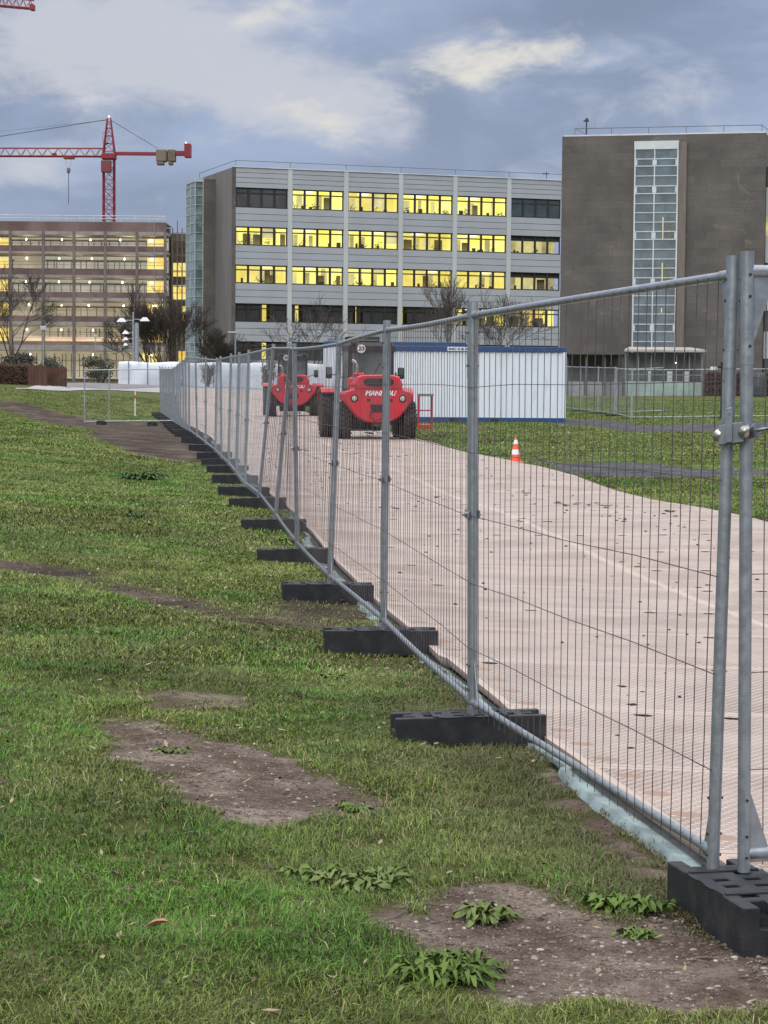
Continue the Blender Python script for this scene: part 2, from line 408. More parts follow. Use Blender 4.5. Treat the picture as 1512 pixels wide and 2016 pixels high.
def mask(lst, x, y):
    out = np.zeros(x.shape)
    for poly, stg, soft in lst:
        d = sdf(poly, x, y) + (fbm(x, y, 1.2/soft/4)-.5)*soft*2.4 + (fbm(x+3, y+1, 7.0)-.5)*.30*np.clip(16/np.maximum(y, 6), .5, 1)
        out = np.maximum(out, stg*np.clip(.5 - d/(soft*1.2), 0, 1))
    return out

# road edges (x of left and right edge at a distance ahead)
_ly = [-6, 4, 7.8, 10.4, 13.6, 17.1, 22.1, 26, 58, 90, 126, 128]
_lx = [3.4, 1.8, 1.2, .80, .36, -.02, -.60, -1.0, -4.7, -8.35, -12.4, -12.6]
def XL(y): return np.interp(y, _ly, _lx)
def XR(y): return XL(y) + np.interp(y, [0, 26, 58, 130], [5.5, 5.6, 5.6, 5.75])
ROAD_END = 126.0
# ------------------------------------------------------------------ ground
def axis(fine0, fine1, step, ratio, lim0, lim1):
    a = list(np.arange(fine0, fine1, step)); s = step; v = a[-1]
    while v < lim1: s *= ratio; v += s; a.append(v)
    s = step; v = a[0]
    while v > lim0: s *= ratio; v -= s; a.insert(0, v)
    return np.array(a)
gx = axis(-3.2, 2.6, .05, 1.045, -2500, 2500)
gy = axis(4.5, 13.0, .06, 1.012, 4.0, 150)
s_ = gy[-1]-gy[-2]; v_ = gy[-1]; ext = []
while v_ < 3500: s_ *= 1.12; v_ += s_; ext.append(v_)
gy = np.concatenate([[-900, -300, -100, -40, -15, -5, 0, 2, 3.2], gy[gy > 3.6], ext])
GX, GY = np.meshgrid(gx, gy)
GZ = terr(GX, GY)
SOILM = mask(SOIL, GX, GY); GRAVM = mask(GRAV, GX, GY)
near = np.clip((40-GY)/30, 0, 1)
GZ = GZ + (fbm(GX, GY, 1.7)-.5)*.05*near + (fbm(GX, GY, 9)-.5)*.022*near*SOILM - .012*np.clip(SOILM, 0, 1)*near
under = (GX > XL(GY)-.02) & (GX < XR(GY)+.02) & (GY < ROAD_END)
GZ = GZ - np.where(under, .06, 0)
strip = np.clip((GX-(XL(GY)-.62))/.18, 0, 1)*(GX < XR(GY))*(GY < ROAD_END)
GZ = GZ*(1-strip*.999) + (terr(GX, GY)-.014-np.where(under, .05, 0))*strip*.999
def grid_mesh(name, GX, GY, GZ, attrs, material):
    ny, nx = GX.shape; me = bpy.data.meshes.new(name)
    me.vertices.add(nx*ny); me.vertices.foreach_set('co', np.stack([GX, GY, GZ], -1).ravel())
    i = np.arange(nx*ny).reshape(ny, nx)
    q = np.stack([i[:-1,:-1], i[:-1,1:], i[1:,1:], i[1:,:-1]], -1).reshape(-1, 4); nq = len(q)
    me.loops.add(nq*4); me.loops.foreach_set('vertex_index', q.ravel())
    me.polygons.add(nq); me.polygons.foreach_set('loop_start', np.arange(nq)*4)
    me.polygons.foreach_set('use_smooth', np.ones(nq, bool))
    me.update(calc_edges=True)
    for k, v in attrs.items():
        a = me.attributes.new(k, 'FLOAT', 'POINT'); a.data.foreach_set('value', v.ravel().astype(np.float32))
    me.materials.append(material)
    o = bpy.data.objects.new(name, me); COL.objects.link(o); return o
def ground_mat():
    m = bpy.data.materials.new('lawn_soil'); m.use_nodes = True; k = NT(m.node_tree); b = m.node_tree.nodes['Principled BSDF']
    v = k.n('ShaderNodeTexCoord').outputs['Object']
    soil = k.n('ShaderNodeAttribute', attribute_name='soil').outputs['Fac']
    grav = k.n('ShaderNodeAttribute', attribute_name='gravel').outputs['Fac']
    fs0 = k.n('ShaderNodeSeparateXYZ'); k.set(fs0.inputs[0], v); far0 = fs0.outputs[1]
    g = k.mix(k.ramp(k.noise(v, .5, 6), .3, .7), (.080,.100,.026), (.115,.128,.036))
    g = k.mix(k.ramp(k.noise(v, 3.2, 5), .45, .75), g, (.150,.140,.065))
    g = k.mix(k.math('MULTIPLY', k.ramp(k.noise(v, 40, 4, .7), .45, .8), k.ramp(far0, 30, 8, .15, 1.0)), g, (.040,.034,.020))
    s = k.mix(k.ramp(k.noise(v, 1.6, 5, .6), .38, .62), (.135,.098,.078), (.33,.27,.225))
    s = k.mix(k.math('MULTIPLY', k.ramp(k.noise(v, 26, 7, .85), .47, .68), k.ramp(k.noise(v, 2.3, 4), .3, .65, .35, 1.0)), s, (.055,.034,.025))
    s = k.mix(k.math('MULTIPLY', k.ramp(k.noise(v, 7, 6, .75), .50, .64), .75), s, (.082,.056,.043))
    vor = k.n('ShaderNodeTexVoronoi'); k.set(vor.inputs['Vector'], v); vor.inputs['Scale'].default_value = 55
    s = k.mix(k.math('MULTIPLY', k.ramp(vor.outputs[0], .26, .14), k.ramp(k.noise(v, 30, 2), .58, .66)), s, (.24,.20,.17))
    far = k.n('ShaderNodeSeparateXYZ'); k.set(far.inputs[0], v)
    s = k.mix(k.math('MULTIPLY', k.ramp(far.outputs[1], 11, 16), .9), s, k.mix(k.ramp(k.noise(v, 1.0, 6, .7), .42, .68), (.045,.033,.027), (.15,.115,.095)))
    r = k.mix(k.ramp(k.noise(v, 2.0, 6, .7), .35, .65), (.055,.06,.068), (.13,.13,.135))
    f = k.ramp(k.math('ADD', soil, k.math('MULTIPLY', k.math('SUBTRACT', k.noise(v, 14, 6, .8), .5), 1.3)), .28, .58)
    f2 = k.ramp(k.math('ADD', grav, k.math('MULTIPLY', k.math('SUBTRACT', k.noise(v, 2.0, 6, .7), .5), .8)), .3, .6)
    c = k.mix(f, g, s); c = k.mix(f2, c, r)
    k.set(b.inputs['Base Color'], c); b.inputs['Roughness'].default_value = .95; b.inputs['Specular IOR Level'].default_value = .1
    bn = k.n('ShaderNodeBump'); bn.inputs['Strength'].default_value = 1.0; bn.inputs['Distance'].default_value = .035
    h = k.math('ADD', k.noise(v, 35, 8, .7), k.math('MULTIPLY', k.ramp(vor.outputs[0], .5, .1), .35))
    k.set(bn.inputs['Height'], h); k.set(b.inputs['Normal'], bn.outputs[0])
    return m
tag(grid_mesh('ground', GX, GY, GZ, {'soil': SOILM, 'gravel': GRAVM}, ground_mat()), None, None, kind='structure')
def gh(x, y):                                    # ground height with the small bumps
    x = np.asarray(x, float); y = np.asarray(y, float)
    nr = np.clip((40-y)/30, 0, 1); s = mask(SOIL, x, y)
    return terr(x, y) + (fbm(x, y, 1.7)-.5)*.05*nr + (fbm(x, y, 9)-.5)*.022*nr*s - .012*s*nr
def ghz(x, y): return float(gh(np.array([x]), np.array([y]))[0])

# ------------------------------------------------------------------ temporary roadway of plastic mats
def road():
    ys = np.concatenate([np.arange(1.0, 16, .11), np.arange(16, 60, .4), np.arange(60, ROAD_END+.1, 1.2)])
    ns = 36; me_v = []; uv = []
    t0 = np.zeros(len(ys))
    for j, y in enumerate(ys):
        a, b = float(XL(y)), float(XR(y)); mi = int((y-.35)/1.87)
        jit = ((mi*7919) % 13 - 6)/6*.018
        row = [(a+jit+.03, -.065, 0), (a+jit+.004, -.034, 0)] + [(a+jit+(b-a)*i/(ns-1), 0, i/(ns-1)*(b-a)) for i in range(ns)] + [(b+jit, -.05, b-a)]
        xs = np.array([r_[0] for r_ in row]); dz = np.array([r_[1] for r_ in row])
        z = terr(xs, np.full_like(xs, y)) + .062 + dz + (vnoise(xs, np.full_like(xs, y), .35)-.5)*.03 + (vnoise(xs+50, np.full_like(xs, y), 1.1)-.5)*.008
        for i in range(len(row)): me_v.append((xs[i], y, z[i])); uv.append((row[i][2], y))
    nx = ns+3; ny = len(ys); me = bpy.data.meshes.new('temporary_road')
    i = np.arange(nx*ny).reshape(ny, nx)
    q = np.stack([i[:-1,:-1], i[:-1,1:], i[1:,1:], i[1:,:-1]], -1).reshape(-1, 4)
    me.from_pydata(me_v, [], q.tolist())
    me.polygons.foreach_set('use_smooth', [True]*len(me.polygons)); me.set_sharp_from_angle(angle=R(40))
    uvl = me.uv_layers.new(name='UVMap'); li = np.empty(len(me.loops), int); me.loops.foreach_get('vertex_index', li)
    uvl.data.foreach_set('uv', np.array(uv)[li].ravel())
    m = bpy.data.materials.new('beige_road_mat'); m.use_nodes = True; k = NT(m.node_tree); b = m.node_tree.nodes['Principled BSDF']
    tcn = k.n('ShaderNodeTexCoord'); s = k.n('ShaderNodeSeparateXYZ'); k.set(s.inputs[0], tcn.outputs['UV']); U, V = s.outputs[0], s.outputs[1]
    P = tcn.outputs['Object']
    TP = 2*math.pi
    # raised tread: short bars in staggered rows
    row = k.math('FLOOR', k.math('DIVIDE', V, .035))
    off = k.math('MULTIPLY', k.math('MODULO', row, 2.0), .5)
    a = k.math('SINE', k.math('MULTIPLY', k.math('ADD', k.math('DIVIDE', U, .055), off), TP))
    c = k.math('SINE', k.math('MULTIPLY', k.math('DIVIDE', V, .035), TP))
    stud = k.math('MULTIPLY', k.ramp(a, -.3, .5), k.ramp(c, -.4, .5))
    seam = k.math('ABSOLUTE', k.math('SUBTRACT', k.math('FRACT', k.math('DIVIDE', k.math('SUBTRACT', V, .35), 1.87)), .5))   # .5 at a seam
    band = k.ramp(seam, .465, .475); joint = k.ramp(seam, .4955, .498)
    mid = k.math('ABSOLUTE', k.math('SUBTRACT', U, 2.78)); mband = k.ramp(mid, .030, .020); mj = k.ramp(mid, .010, .005)
    eband = k.ramp(U, .05, .04)
    flat = k.math('MAXIMUM', k.math('MAXIMUM', band, mband), eband)
    # hand slots on the seams, round pads beside the edge
    def ell(u, v, a_, b_): return k.ramp(k.math('ADD', k.math('POWER', k.math('ABSOLUTE', k.math('DIVIDE', u, a_)), 2.0), k.math('POWER', k.math('ABSOLUTE', k.math('DIVIDE', v, b_)), 2.0)), 1.15, .85)
    su = k.math('MULTIPLY', k.math('SUBTRACT', k.math('FRACT', k.math('DIVIDE', U, .47)), .5), .47)
    sv = k.math('MULTIPLY', k.math('SUBTRACT', k.math('FRACT', k.math('DIVIDE', k.math('ADD', V, .75), 1.87)), .5), 1.87)
    slotn = k.n('ShaderNodeTexWhiteNoise', noise_dimensions='2D')
    cvv = k.n('ShaderNodeCombineXYZ'); k.set(cvv.inputs[0], k.math('FLOOR', k.math('DIVIDE', U, .47))); k.set(cvv.inputs[1], k.math('FLOOR', k.math('DIVIDE', k.math('ADD', V, .75), 1.87))); k.set(slotn.inputs['Vector'], cvv.outputs[0])
    slot = k.math('MULTIPLY', ell(su, sv, .050, .040), k.ramp(slotn.outputs['Value'], .52, .56))
    pu = k.math('SUBTRACT', U, .135); pv = k.math('MULTIPLY', k.math('SUBTRACT', k.math('FRACT', k.math('DIVIDE', V, .44)), .5), .44)
    pad = ell(pu, pv, .058, .060)
    base = k.mix(k.ramp(k.noise(P, .7, 6, .6), .3, .7), (.53,.445,.395), (.65,.56,.505))
    base = k.mix(k.math('MULTIPLY', k.ramp(k.noise(P, 3.5, 6, .7), .42, .70), .6), base, (.45,.365,.315))
    matn = k.n('ShaderNodeTexWhiteNoise', noise_dimensions='2D'); cm = k.n('ShaderNodeCombineXYZ')
    k.set(cm.inputs[0], k.math('FLOOR', k.math('DIVIDE', U, 2.78))); k.set(cm.inputs[1], k.math('FLOOR', k.math('DIVIDE', k.math('SUBTRACT', V, .35), 1.87))); k.set(matn.inputs['Vector'], cm.outputs[0])
    base = k.mix(k.math('MULTIPLY', matn.outputs['Value'], .30), base, (.62,.48,.41))
    dirt = k.math('MULTIPLY', k.math('SUBTRACT', 1.0, stud), k.math('SUBTRACT', 1.0, flat))
    # dust and mud sits in the tread, thicker in places
    dirty = k.math('MULTIPLY', dirt, k.ramp(k.noise(P, 1.2, 5, .6), .35, .7, .55, .95))
    base = k.mix(dirty, base, (.215,.165,.14))
    gr = k.ramp(k.noise(P, 60, 4, .8), .45, .75); base = k.mix(k.math('MULTIPLY', gr, .45), base, (.25,.19,.16))
    base = k.mix(k.math('MULTIPLY', flat, .65), base, (.40,.31,.26))
    base = k.mix(k.math('MULTIPLY', pad, .9), base, (.29,.185,.13))
    base = k.mix(k.math('MULTIPLY', mj, .15), base, (.45,.36,.31))
    base = k.mix(k.math('MULTIPLY', k.ramp(mid, .050, .042), k.math('MULTIPLY', k.ramp(mid, .032, .040), .45)), base, (.64,.55,.49))
    wear = k.math('MULTIPLY', k.ramp(k.noise(P, 5.5, 7, .8), .56, .70), .6)
    base = k.mix(wear, base, (.38,.30,.26))
    base = k.mix(k.math('MULTIPLY', joint, .6), base, (.20,.15,.12))
    base = k.mix(k.math('MULTIPLY', slot, .95), base, (.012,.012,.014))
    k.set(b.inputs['Base Color'], base); k.set(b.inputs['Specular IOR Level'], k.math('MULTIPLY', k.math('SUBTRACT', 1.0, slot), .30))
    k.set(b.inputs['Roughness'], k.math('MAXIMUM', slot, k.ramp(k.noise(P, .9, 4), .35, .65, .55, .80)))
    bn = k.n('ShaderNodeBump'); bn.inputs['Strength'].default_value = 1.0; bn.inputs['Distance'].default_value = .006
    hh = k.math('SUBTRACT', k.math('MULTIPLY', stud, k.math('SUBTRACT', 1.0, k.math('MAXIMUM', flat, pad))), k.math('MULTIPLY', k.math('MAXIMUM', slot, joint), 2.0))
    k.set(bn.inputs['Height'], hh); k.set(b.inputs['Normal'], bn.outputs[0])
    me.materials.append(m); o = bpy.data.objects.new('temporary_road', me); COL.objects.link(o); o['kind'] = 'structure'
road()
def road_z(x, y):
    return tz(x, y) + .062 + (float(vnoise(np.array([x]), np.array([y]), .35)[0])-.5)*.03

# fleece sheet that sticks out from under the mats
def fleece():
    ys = np.concatenate([np.arange(3, 18, .06), np.arange(18, 60, .3)])
    mb = MB(); rows = []
    for y in ys:
        n = float(fbm(np.array([y*1.0]), np.array([3.3]), .7)[0]); n2 = float(vnoise(np.array([y]), np.array([8.1]), 5)[0])
        wv = .03 + .30*max(0, n-.38) + .05*n2 - (.05 if 9.9 < y < 12.5 else 0)
        if y < 11.0: wv += .08*math.exp(-((y-8.0)/1.2)**2)
        if 15 < y < 24: wv += .08
        x1 = float(XL(y)); row = []
        for i in range(7):
            t = i/6; zw = .009*(float(vnoise(np.array([y*6.1+t*2.0]), np.array([t*3.0+y*1.7]), 1.0)[0])-.5)*t; x = x1 + .02 - (wv+.02)*t if i > 1 else x1 + (.02 if i == 0 else -.045 - .03*n)
            z = tz(x, y) + .006 + .018*(float(vnoise(np.array([x+4]), np.array([y*.5]), 1.6)[0])-.5) + .016*t + zw - (.045 if i == 6 else 0)
            row.append((x, y, z))
        rows.append(row)
    for j in range(len(rows)-1):
        for i in range(6):
            mb.mi = 1 if i == 0 else 0  # first column darker, beside the mat edge
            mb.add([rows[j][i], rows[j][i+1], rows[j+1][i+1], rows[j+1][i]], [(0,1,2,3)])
    o = mb.build('fleece_sheet', [FLEECE, mat('dark_edge_strip', (.035,.045,.048), (.07,.085,.085), 5, .7)])
    import bmesh
    bm = bmesh.new(); bm.from_mesh(o.data); bmesh.ops.remove_doubles(bm, verts=bm.verts, dist=1e-4); bmesh.ops.recalc_face_normals(bm, faces=bm.faces); bm.to_mesh(o.data); bm.free()
    o.data.polygons.foreach_set('use_smooth', [True]*len(o.data.polygons))
    tag(o, 'pale blue-green fleece sheet sticking out from under the left edge of the beige road mats', 'fleece sheet')
fleece()

# mud clods on the roadway
def clods():
    rnd = random.Random(5); mb = MB()
    seeds = [(865,988),(735,936),(600,960),(700,880),(1022,975),(1038,978),(1030,1035),(1135,998),(1185,1008),(1222,1030),(1215,1087),(1355,1168),(1285,1481),(1325,1045),(1368,1068),(1255,1385),(620,935),(640,955),(790,905),(760,1010),(660,878),(700,900),(1165,1000),(1236,1117),(650,900),(590,890),(1110,1000),(1195,1005),(1320,1020)]
    for (a, b) in seeds:
        p = ground(a, b)
        for _ in range(rnd.randint(3, 9)):
            x = p.x + rnd.gauss(0, .10); y = p.y + rnd.gauss(0, .35); s = rnd.uniform(.006, .024)*(1 + p.y/40)
            if not (XL(y)+.05 < x < XR(y)-.05): continue
            z = road_z(x, y); n = 7
            ring = [(x+math.cos(t)*s*rnd.uniform(.6, 1.7), y+math.sin(t)*s*rnd.uniform(.6, 1.7), z-.002) for t in [2*math.pi*i/n for i in range(n)]]
            top = [(x+(q[0]-x)*.5, y+(q[1]-y)*.5, z+s*rnd.uniform(.1, .28)) for q in ring]
            mb.loft([ring, top])
    for _ in range(420):
        y = 7+rnd.random()**1.5*75; x = XL(y)+.2+rnd.random()*5.2; s = rnd.uniform(.004, .017)*(1+y/60); z = road_z(x, y)
        ring = [(x+math.cos(t)*s*rnd.uniform(.6, 1.5), y+math.sin(t)*s*rnd.uniform(.6, 1.9), z-.002) for t in [2*math.pi*i/5 for i in range(5)]]
        mb.loft([ring, [(x+(q[0]-x)*.4, y+(q[1]-y)*.4, z+s*.5) for q in ring]])
    tag(mb.build('mud_clods', mat('wet_mud', (.020,.015,.013), (.035,.026,.021), 30, .8, 0, .6, spec=.2)), 'dark clods of mud scattered over the beige road mats', 'mud', kind='stuff')
clods()

# ------------------------------------------------------------------ fence panels and feet
def lerp(a, b, t): return a + (b-a)*t
def fence_panel(A, B, At, Bt, label, group, r=.021, wire=.0022, seed=0, mesh_far=False, mid=None, near=False, nwire=33, post_mat=GALV):
    rnd = random.Random(seed); A, B, At, Bt = map(Vector, (A, B, At, Bt))
    t = thing('mobile_fence', A, label, 'fence panel', group)
    n = 12 if near else 8
    u = (B-A).normalized(); ins = .024
    a0, b0, a1, b1 = A+u*ins, B-u*ins, At+u*ins, Bt-u*ins
    side = Vector((0, 0, 1)).cross(u).normalized()
    for (p, q) in ((a0, a1), (b0, b1)):
        mb = MB().tube(p, q, r, n=n*2 if near else n)
        if near:                                           # sleeve, small drilled holes, end gussets
            d = (q-p).normalized(); L = (q-p).length
            mb.tube(p + d*(L-.36), q + d*.006, r*1.07, n=24)
            inw = u if p == a0 else -u
            hol = mb; mb.mi = 1
            for hz in (L-.07, L-.14, L-.30, .05, .12, .24):
                for sg in (-1, 1):
                    c = p + d*hz + side*(sg*r*1.05); hol.tube(c - side*sg*.004, c + side*sg*.004, .005, n=8)
        po = mb.build('post', [post_mat, BLACKM], t)
        if near:
            for (z0, s_, off) in ((L-.06, -1, 0), (.03, 1, 0)):
                c = p + d*z0 + inw*r*.9
                tri = [c, c + inw*.085, c + d*s_*.24]; g = MB()
                g.add([v - side*.0025 for v in tri] + [v + side*.0025 for v in tri], [(0,1,2),(5,4,3),(0,3,4,1),(1,4,5,2),(2,5,3,0)])
                g.build('gusset_plate', post_mat, po)
    hA, hB = (At-A), (Bt-B)
    def pt(s_, h): return lerp(A, B, s_) + lerp(hA, hB, s_)*h
    sag = rnd.uniform(-.012, .004)
    for nm, h in (('top_rail', .972), ('bottom_rail', .030)):
        mb = MB(); pts = [pt(s_, h) + Vector((0, 0, sag*4*s_*(1-s_))) for s_ in (ins/3.5, .25, .5, .75, 1-ins/3.5)]
        if nm == 'bottom_rail': sb = sag
        mb.path(pts, r*.76, n=n)
        if near:
            for e, f in ((0, 1), (4, 3)):
                d = (pts[f]-pts[e]).normalized(); mb.tube(pts[e], pts[e]+d*.10, r*.92, r*.90, n=n*2)
        mb.build(nm, post_mat, t)
    if mid is not None: MB().tube(pt(mid, .03), pt(mid, .972), r*.8, n=n).build('post', post_mat, t)
    mb = MB(); sd = 4 if near else 3
    for i in range(1, nwire+1):
        s_ = (i)/(nwire+1) ; j = rnd.uniform(-.0016, .0016)
        k1 = pt(s_+j, .008); k3 = pt(s_+j, .972); k2 = pt(s_+rnd.uniform(-.0016, .0016), .5) + side*rnd.uniform(-.006, .006)
        o = side*.017
        mb.path([k1+o, k2+o, k3+o], wire, n=sd, cap=False)
    for i, h in enumerate((.165, .325, .485, .64, .80)):
        o = side*(.017 + wire*1.6)
        dz = [rnd.uniform(-.006, .006) for _ in range(5)]
        mb.path([pt(s_, h)+o+Vector((0, 0, z)) for s_, z in zip((.004, .25, .5, .75, .996), dz)], wire*.95, n=sd, cap=False)
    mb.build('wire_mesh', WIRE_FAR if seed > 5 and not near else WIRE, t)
    return t

def joint_pts():
    P = []
    for (px, py, k, tx) in JOINTS:
        a = at(px, py, jy(k))
        hpx = 2.0*F_PX/jy(k)
        b = at(tx, py-hpx, jy(k)); P.append((a, b))
    return P
JP = joint_pts()
RUN = 'site fence panels standing in the long row beside the road mats'
N = len(JP)-1
ordw = ['first','second','third','fourth','fifth','sixth','seventh','eighth','ninth','tenth','eleventh','twelfth','thirteenth','fourteenth','fifteenth','sixteenth','seventeenth','eighteenth','nineteenth','twentieth','twenty-first','twenty-second']
special = {0: 'nearest wire mesh fence panel of the long row, biggest in the picture',
           2: 'third wire mesh panel of the row, its far post leaning right',
           5: 'sixth wire mesh panel of the row, both its posts leaning to the right'}
for i in range(N):
    (a, at_), (b, bt) = JP[i], JP[i+1]
    lab = special.get(i, '%s galvanised wire mesh panel of the long row, counted from the camera' % ordw[i])
    fence_panel(a, b, at_, bt, lab, RUN, seed=i, near=(i < 3), wire=.0022 if i < 4 else (.0018 if i < 8 else .0013))
# the panel that turns off to the right at the near post
c0 = at(1451, 1717, 7.06); c0t = at(1458, 498, 7.06)
c1 = c0 + Vector((3.35, .95, .02)); c1t = c0t + Vector((3.35, .95, .02))
fence_panel(c0, c1, c0t, c1t, 'fence panel turning off to the right behind the near corner clamp', 'site fence panels at the right', seed=77, near=True)
# panels beyond the corner
BP = [JP[-1]]
for i, (px, py) in enumerate(((340,828),(334,824),(328,820),(322,816),(316,812))):
    y = jy(20) + 3.3*(i+1); a = at(px, py, y); BP.append((a, at(px-2, py-2*F_PX/y, y)))
for i in range(5):
    fence_panel(BP[i][0], BP[i+1][0], BP[i][1], BP[i+1][1], '%s small far panel of the fence beyond the cross panel' % ordw[i], 'far fence panels beyond the cross panel', seed=200+i, wire=.003)
# cross panel to the left at the corner
a = at(165, 833, 80); b = at(343, 831, 79.5)
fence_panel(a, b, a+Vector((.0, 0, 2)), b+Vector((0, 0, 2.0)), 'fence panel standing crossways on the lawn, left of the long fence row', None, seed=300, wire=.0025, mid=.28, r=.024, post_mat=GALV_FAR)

# clamps
def clamp(p, u, label, big=False, group=None):
    t = thing('pipe_coupler', p, label, 'clamp', group)
    n = Vector((0, 0, 1)).cross(u).normalized(); M = Matrix((u, n, Vector((0, 0, 1)))).transposed().to_4x4(); M.translation = p
    w_ = .050
    MB().bbox(-w_, w_, -.030, -.0235, -.020, .020, .003, M).build('clamp_plate', GALV, t); MB().bbox(-w_, w_, .0235, .030, -.020, .020, .003, M).build('clamp_plate', GALV, t)
    mb = MB()
    for x in (-.0, ):
        mb.tube(M @ Vector((x, -.045, 0)), M @ Vector((x, .05, 0)), .006, n=8); mb.tube(M @ Vector((x, .03, 0)), M @ Vector((x, .045, 0)), .012, n=6)
    mb.lathe([(.002,-.012),(.010,-.010),(.015,-.004),(.016,0)], M @ Matrix.Translation((0, -.030, 0)) @ Matrix.Rotation(R(90), 4, 'X') @ Matrix.Scale(-1, 4, (0,0,1)), 14)
    mb.build('bolt', CHROME, t); return t
for i in range(1, 14):
    a, b = JP[i]; p = lerp(a, b, .49); u = (JP[i+1][0]-JP[i-1][0]).normalized() if i < 20 else Vector((0, 1, 0))
    clamp(p, u, 'metal clamp on the %s fence joint after the near corner' % ordw[i-1], group='clamps on the fence posts')
# the corner clamp in front
def corner_clamp():
    p = lerp(JP[0][0], JP[0][1], .715) ; q = lerp(c0, c0t, .713); c = (p+q)/2
    t = thing('pipe_coupler', c, 'big corner clamp with round bolt heads holding the two nearest posts together', 'clamp')
    u = (q-p).normalized(); nn = Vector((0, 0, 1)).cross(u).normalized(); M = Matrix((u, nn, Vector((0, 0, 1)))).transposed().to_4x4(); M.translation = c
    L = (q-p).length/2
    MB().bbox(-L-.026, L+.030, -.034, -.026, -.034, .034, .003, M).build('clamp_plate', GALV, t); MB().bbox(-L-.026, L+.030, .026, .034, -.034, .034, .003, M).build('clamp_plate', GALV, t)
    MB().bbox(-.014, .010, -.043, -.0345, -.030, .085, .003, M).tube(M @ Vector((-.002, -.046, .068)), M @ Vector((-.002, -.034, .068)), .006, n=8).build('latch', GALV, t)
    for x, y in ((-L-.030, -.02), (.052, -.034)):
        b_ = MB().lathe([(.003,.019),(.014,.016),(.020,.009),(.022,0)], M @ Matrix.Translation((x, y, 0)) @ Matrix.Rotation(R(90), 4, 'X'), 18)
        b_.tube(M @ Vector((x, y, 0)), M @ Vector((x, .05, 0)), .006, n=8).build('bolt', CHROME, t)
    MB().tube(M @ Vector((L+.02, -.008, 0)), M @ Vector((L+.14, -.02, .0)), .006, n=8).tube(M @ Vector((L+.035, -.01, 0)), M @ Vector((L+.052, -.012, 0)), .024, n=6).tube(M @ Vector((L+.056, -.012, 0)), M @ Vector((L+.072, -.015, 0)), .024, n=6).build('nut', mat('zinc_nut', (.12,.13,.15), (.3,.31,.33), 20, .35, .9), t)
corner_clamp()

# plastic fence feet
def foot_mesh(L=.74, W=.235, H=.148):
    mb = MB(); nx, ny = 15, 5
    xs = np.linspace(-L/2, L/2, nx+1); ys = np.linspace(-W/2, W/2, ny+1)
    slots = {(1,1),(1,3),(3,1),(4,3),(6,1),(6,3),(8,1),(8,3),(10,3),(11,1),(13,1),(13,3),(3,3),(10,1)}
    notch = {(0,1),(0,2),(0,3),(14,1),(14,2),(14,3)}
    def h(i, j):
        if (i, j) in notch: return H*.52
        return H-.045 if (i, j) in slots else H
    for i in range(nx):
        for j in range(ny):
            z = h(i, j); x0, x1, y0, y1 = xs[i], xs[i+1], ys[j], ys[j+1]
            mb.add([(x0,y0,z),(x1,y0,z),(x1,y1,z),(x0,y1,z)], [(0,1,2,3)])
            for (di, dj, e) in ((1,0,((x1,y0),(x1,y1))),(-1,0,((x0,y1),(x0,y0))),(0,1,((x1,y1),(x0,y1))),(0,-1,((x0,y0),(x1,y0)))):
                a, b = i+di, j+dj
                z2 = h(a, b) if 0 <= a < nx and 0 <= b < ny else -.012
                if z2 < z-1e-6: mb.add([(e[0][0],e[0][1],z2),(e[1][0],e[1][1],z2),(e[1][0],e[1][1],z),(e[0][0],e[0][1],z)], [(0,1,2,3)])
    for sx in (-1, 1): mb.bbox(sx*L*.235-.012, sx*L*.235+.012, -.108, .108, H-.004, H+.007, .003)
    return mb
_fm = foot_mesh().build('ballast_block', RUBBER, smooth=False)
import bmesh as _bm
_b = _bm.new(); _b.from_mesh(_fm.data); _bm.ops.remove_doubles(_b, verts=_b.verts, dist=1e-5)
_bm.ops.bevel(_b, geom=[e for e in _b.edges if e.calc_length() > .02 and len(e.link_faces) == 2 and e.calc_face_angle(0) > 1.0], offset=.0035, segments=1, affect='EDGES'); _b.to_mesh(_fm.data); _b.free()
def place_foot(o, x, y, rz, label, group, dz=0.0):
    o.location = (x, y, ghz(x, y)-.008+dz); o.rotation_euler = (random.Random(int(y*100)).uniform(-.02, .02), random.Random(int(y*77)).uniform(-.025, .025), rz)
    tag(o, label, 'ballast block', group); return o
FG = 'black plastic feet under the fence row'
first = True
rndf = random.Random(4)
for k in range(1, len(JP)):
    p = JP[k][0]; o = _fm if first else _fm.copy()
    if not first: COL.objects.link(o)
    first = False
    u = JP[min(k+1, N)][0]-JP[k-1][0]; rz = math.atan2(u.y, u.x)-math.pi/2 + rndf.uniform(-.06, .06)
    lab = ('black plastic foot under the fence joint nearest after the corner, mesh shadow lines on its right half' if k == 1 else '%s black plastic foot of the row after the near corner block' % ordw[k-1])
    place_foot(o, p.x - .02, p.y, rz, lab, FG); o.location.z = p.z - .148
    o['label'] = 'largest black plastic foot seen side on, first in the row after the corner' if k == 1 else lab
o = _fm.copy(); COL.objects.link(o)
pn = (JP[0][0]+c0)/2
place_foot(o, pn.x+.03, pn.y-.14, R(-71), 'black plastic foot at the lower right under the two corner posts, end facing the camera', None)
o.location.z = pn.z-.150; o.scale = (.90, 1.12, 1.0); o.rotation_euler = (0, 0, R(-77))
for i in range(1, 6):
    p = BP[i][0]; o = _fm.copy(); COL.objects.link(o); place_foot(o, p.x, p.y, 0, '%s tiny black foot beyond the cross panel' % ordw[i-1], 'tiny far feet beyond the cross panel'); o.location.z = p.z-.148
for i, (px, py) in enumerate(((200,836),(300,836))):
    p = at(px, py, 79.8); o = _fm.copy(); COL.objects.link(o); place_foot(o, p.x, p.y, R(85), ('left' if i == 0 else 'right')+' black foot under the crossways fence panel on the lawn', 'feet of the crossways panel')

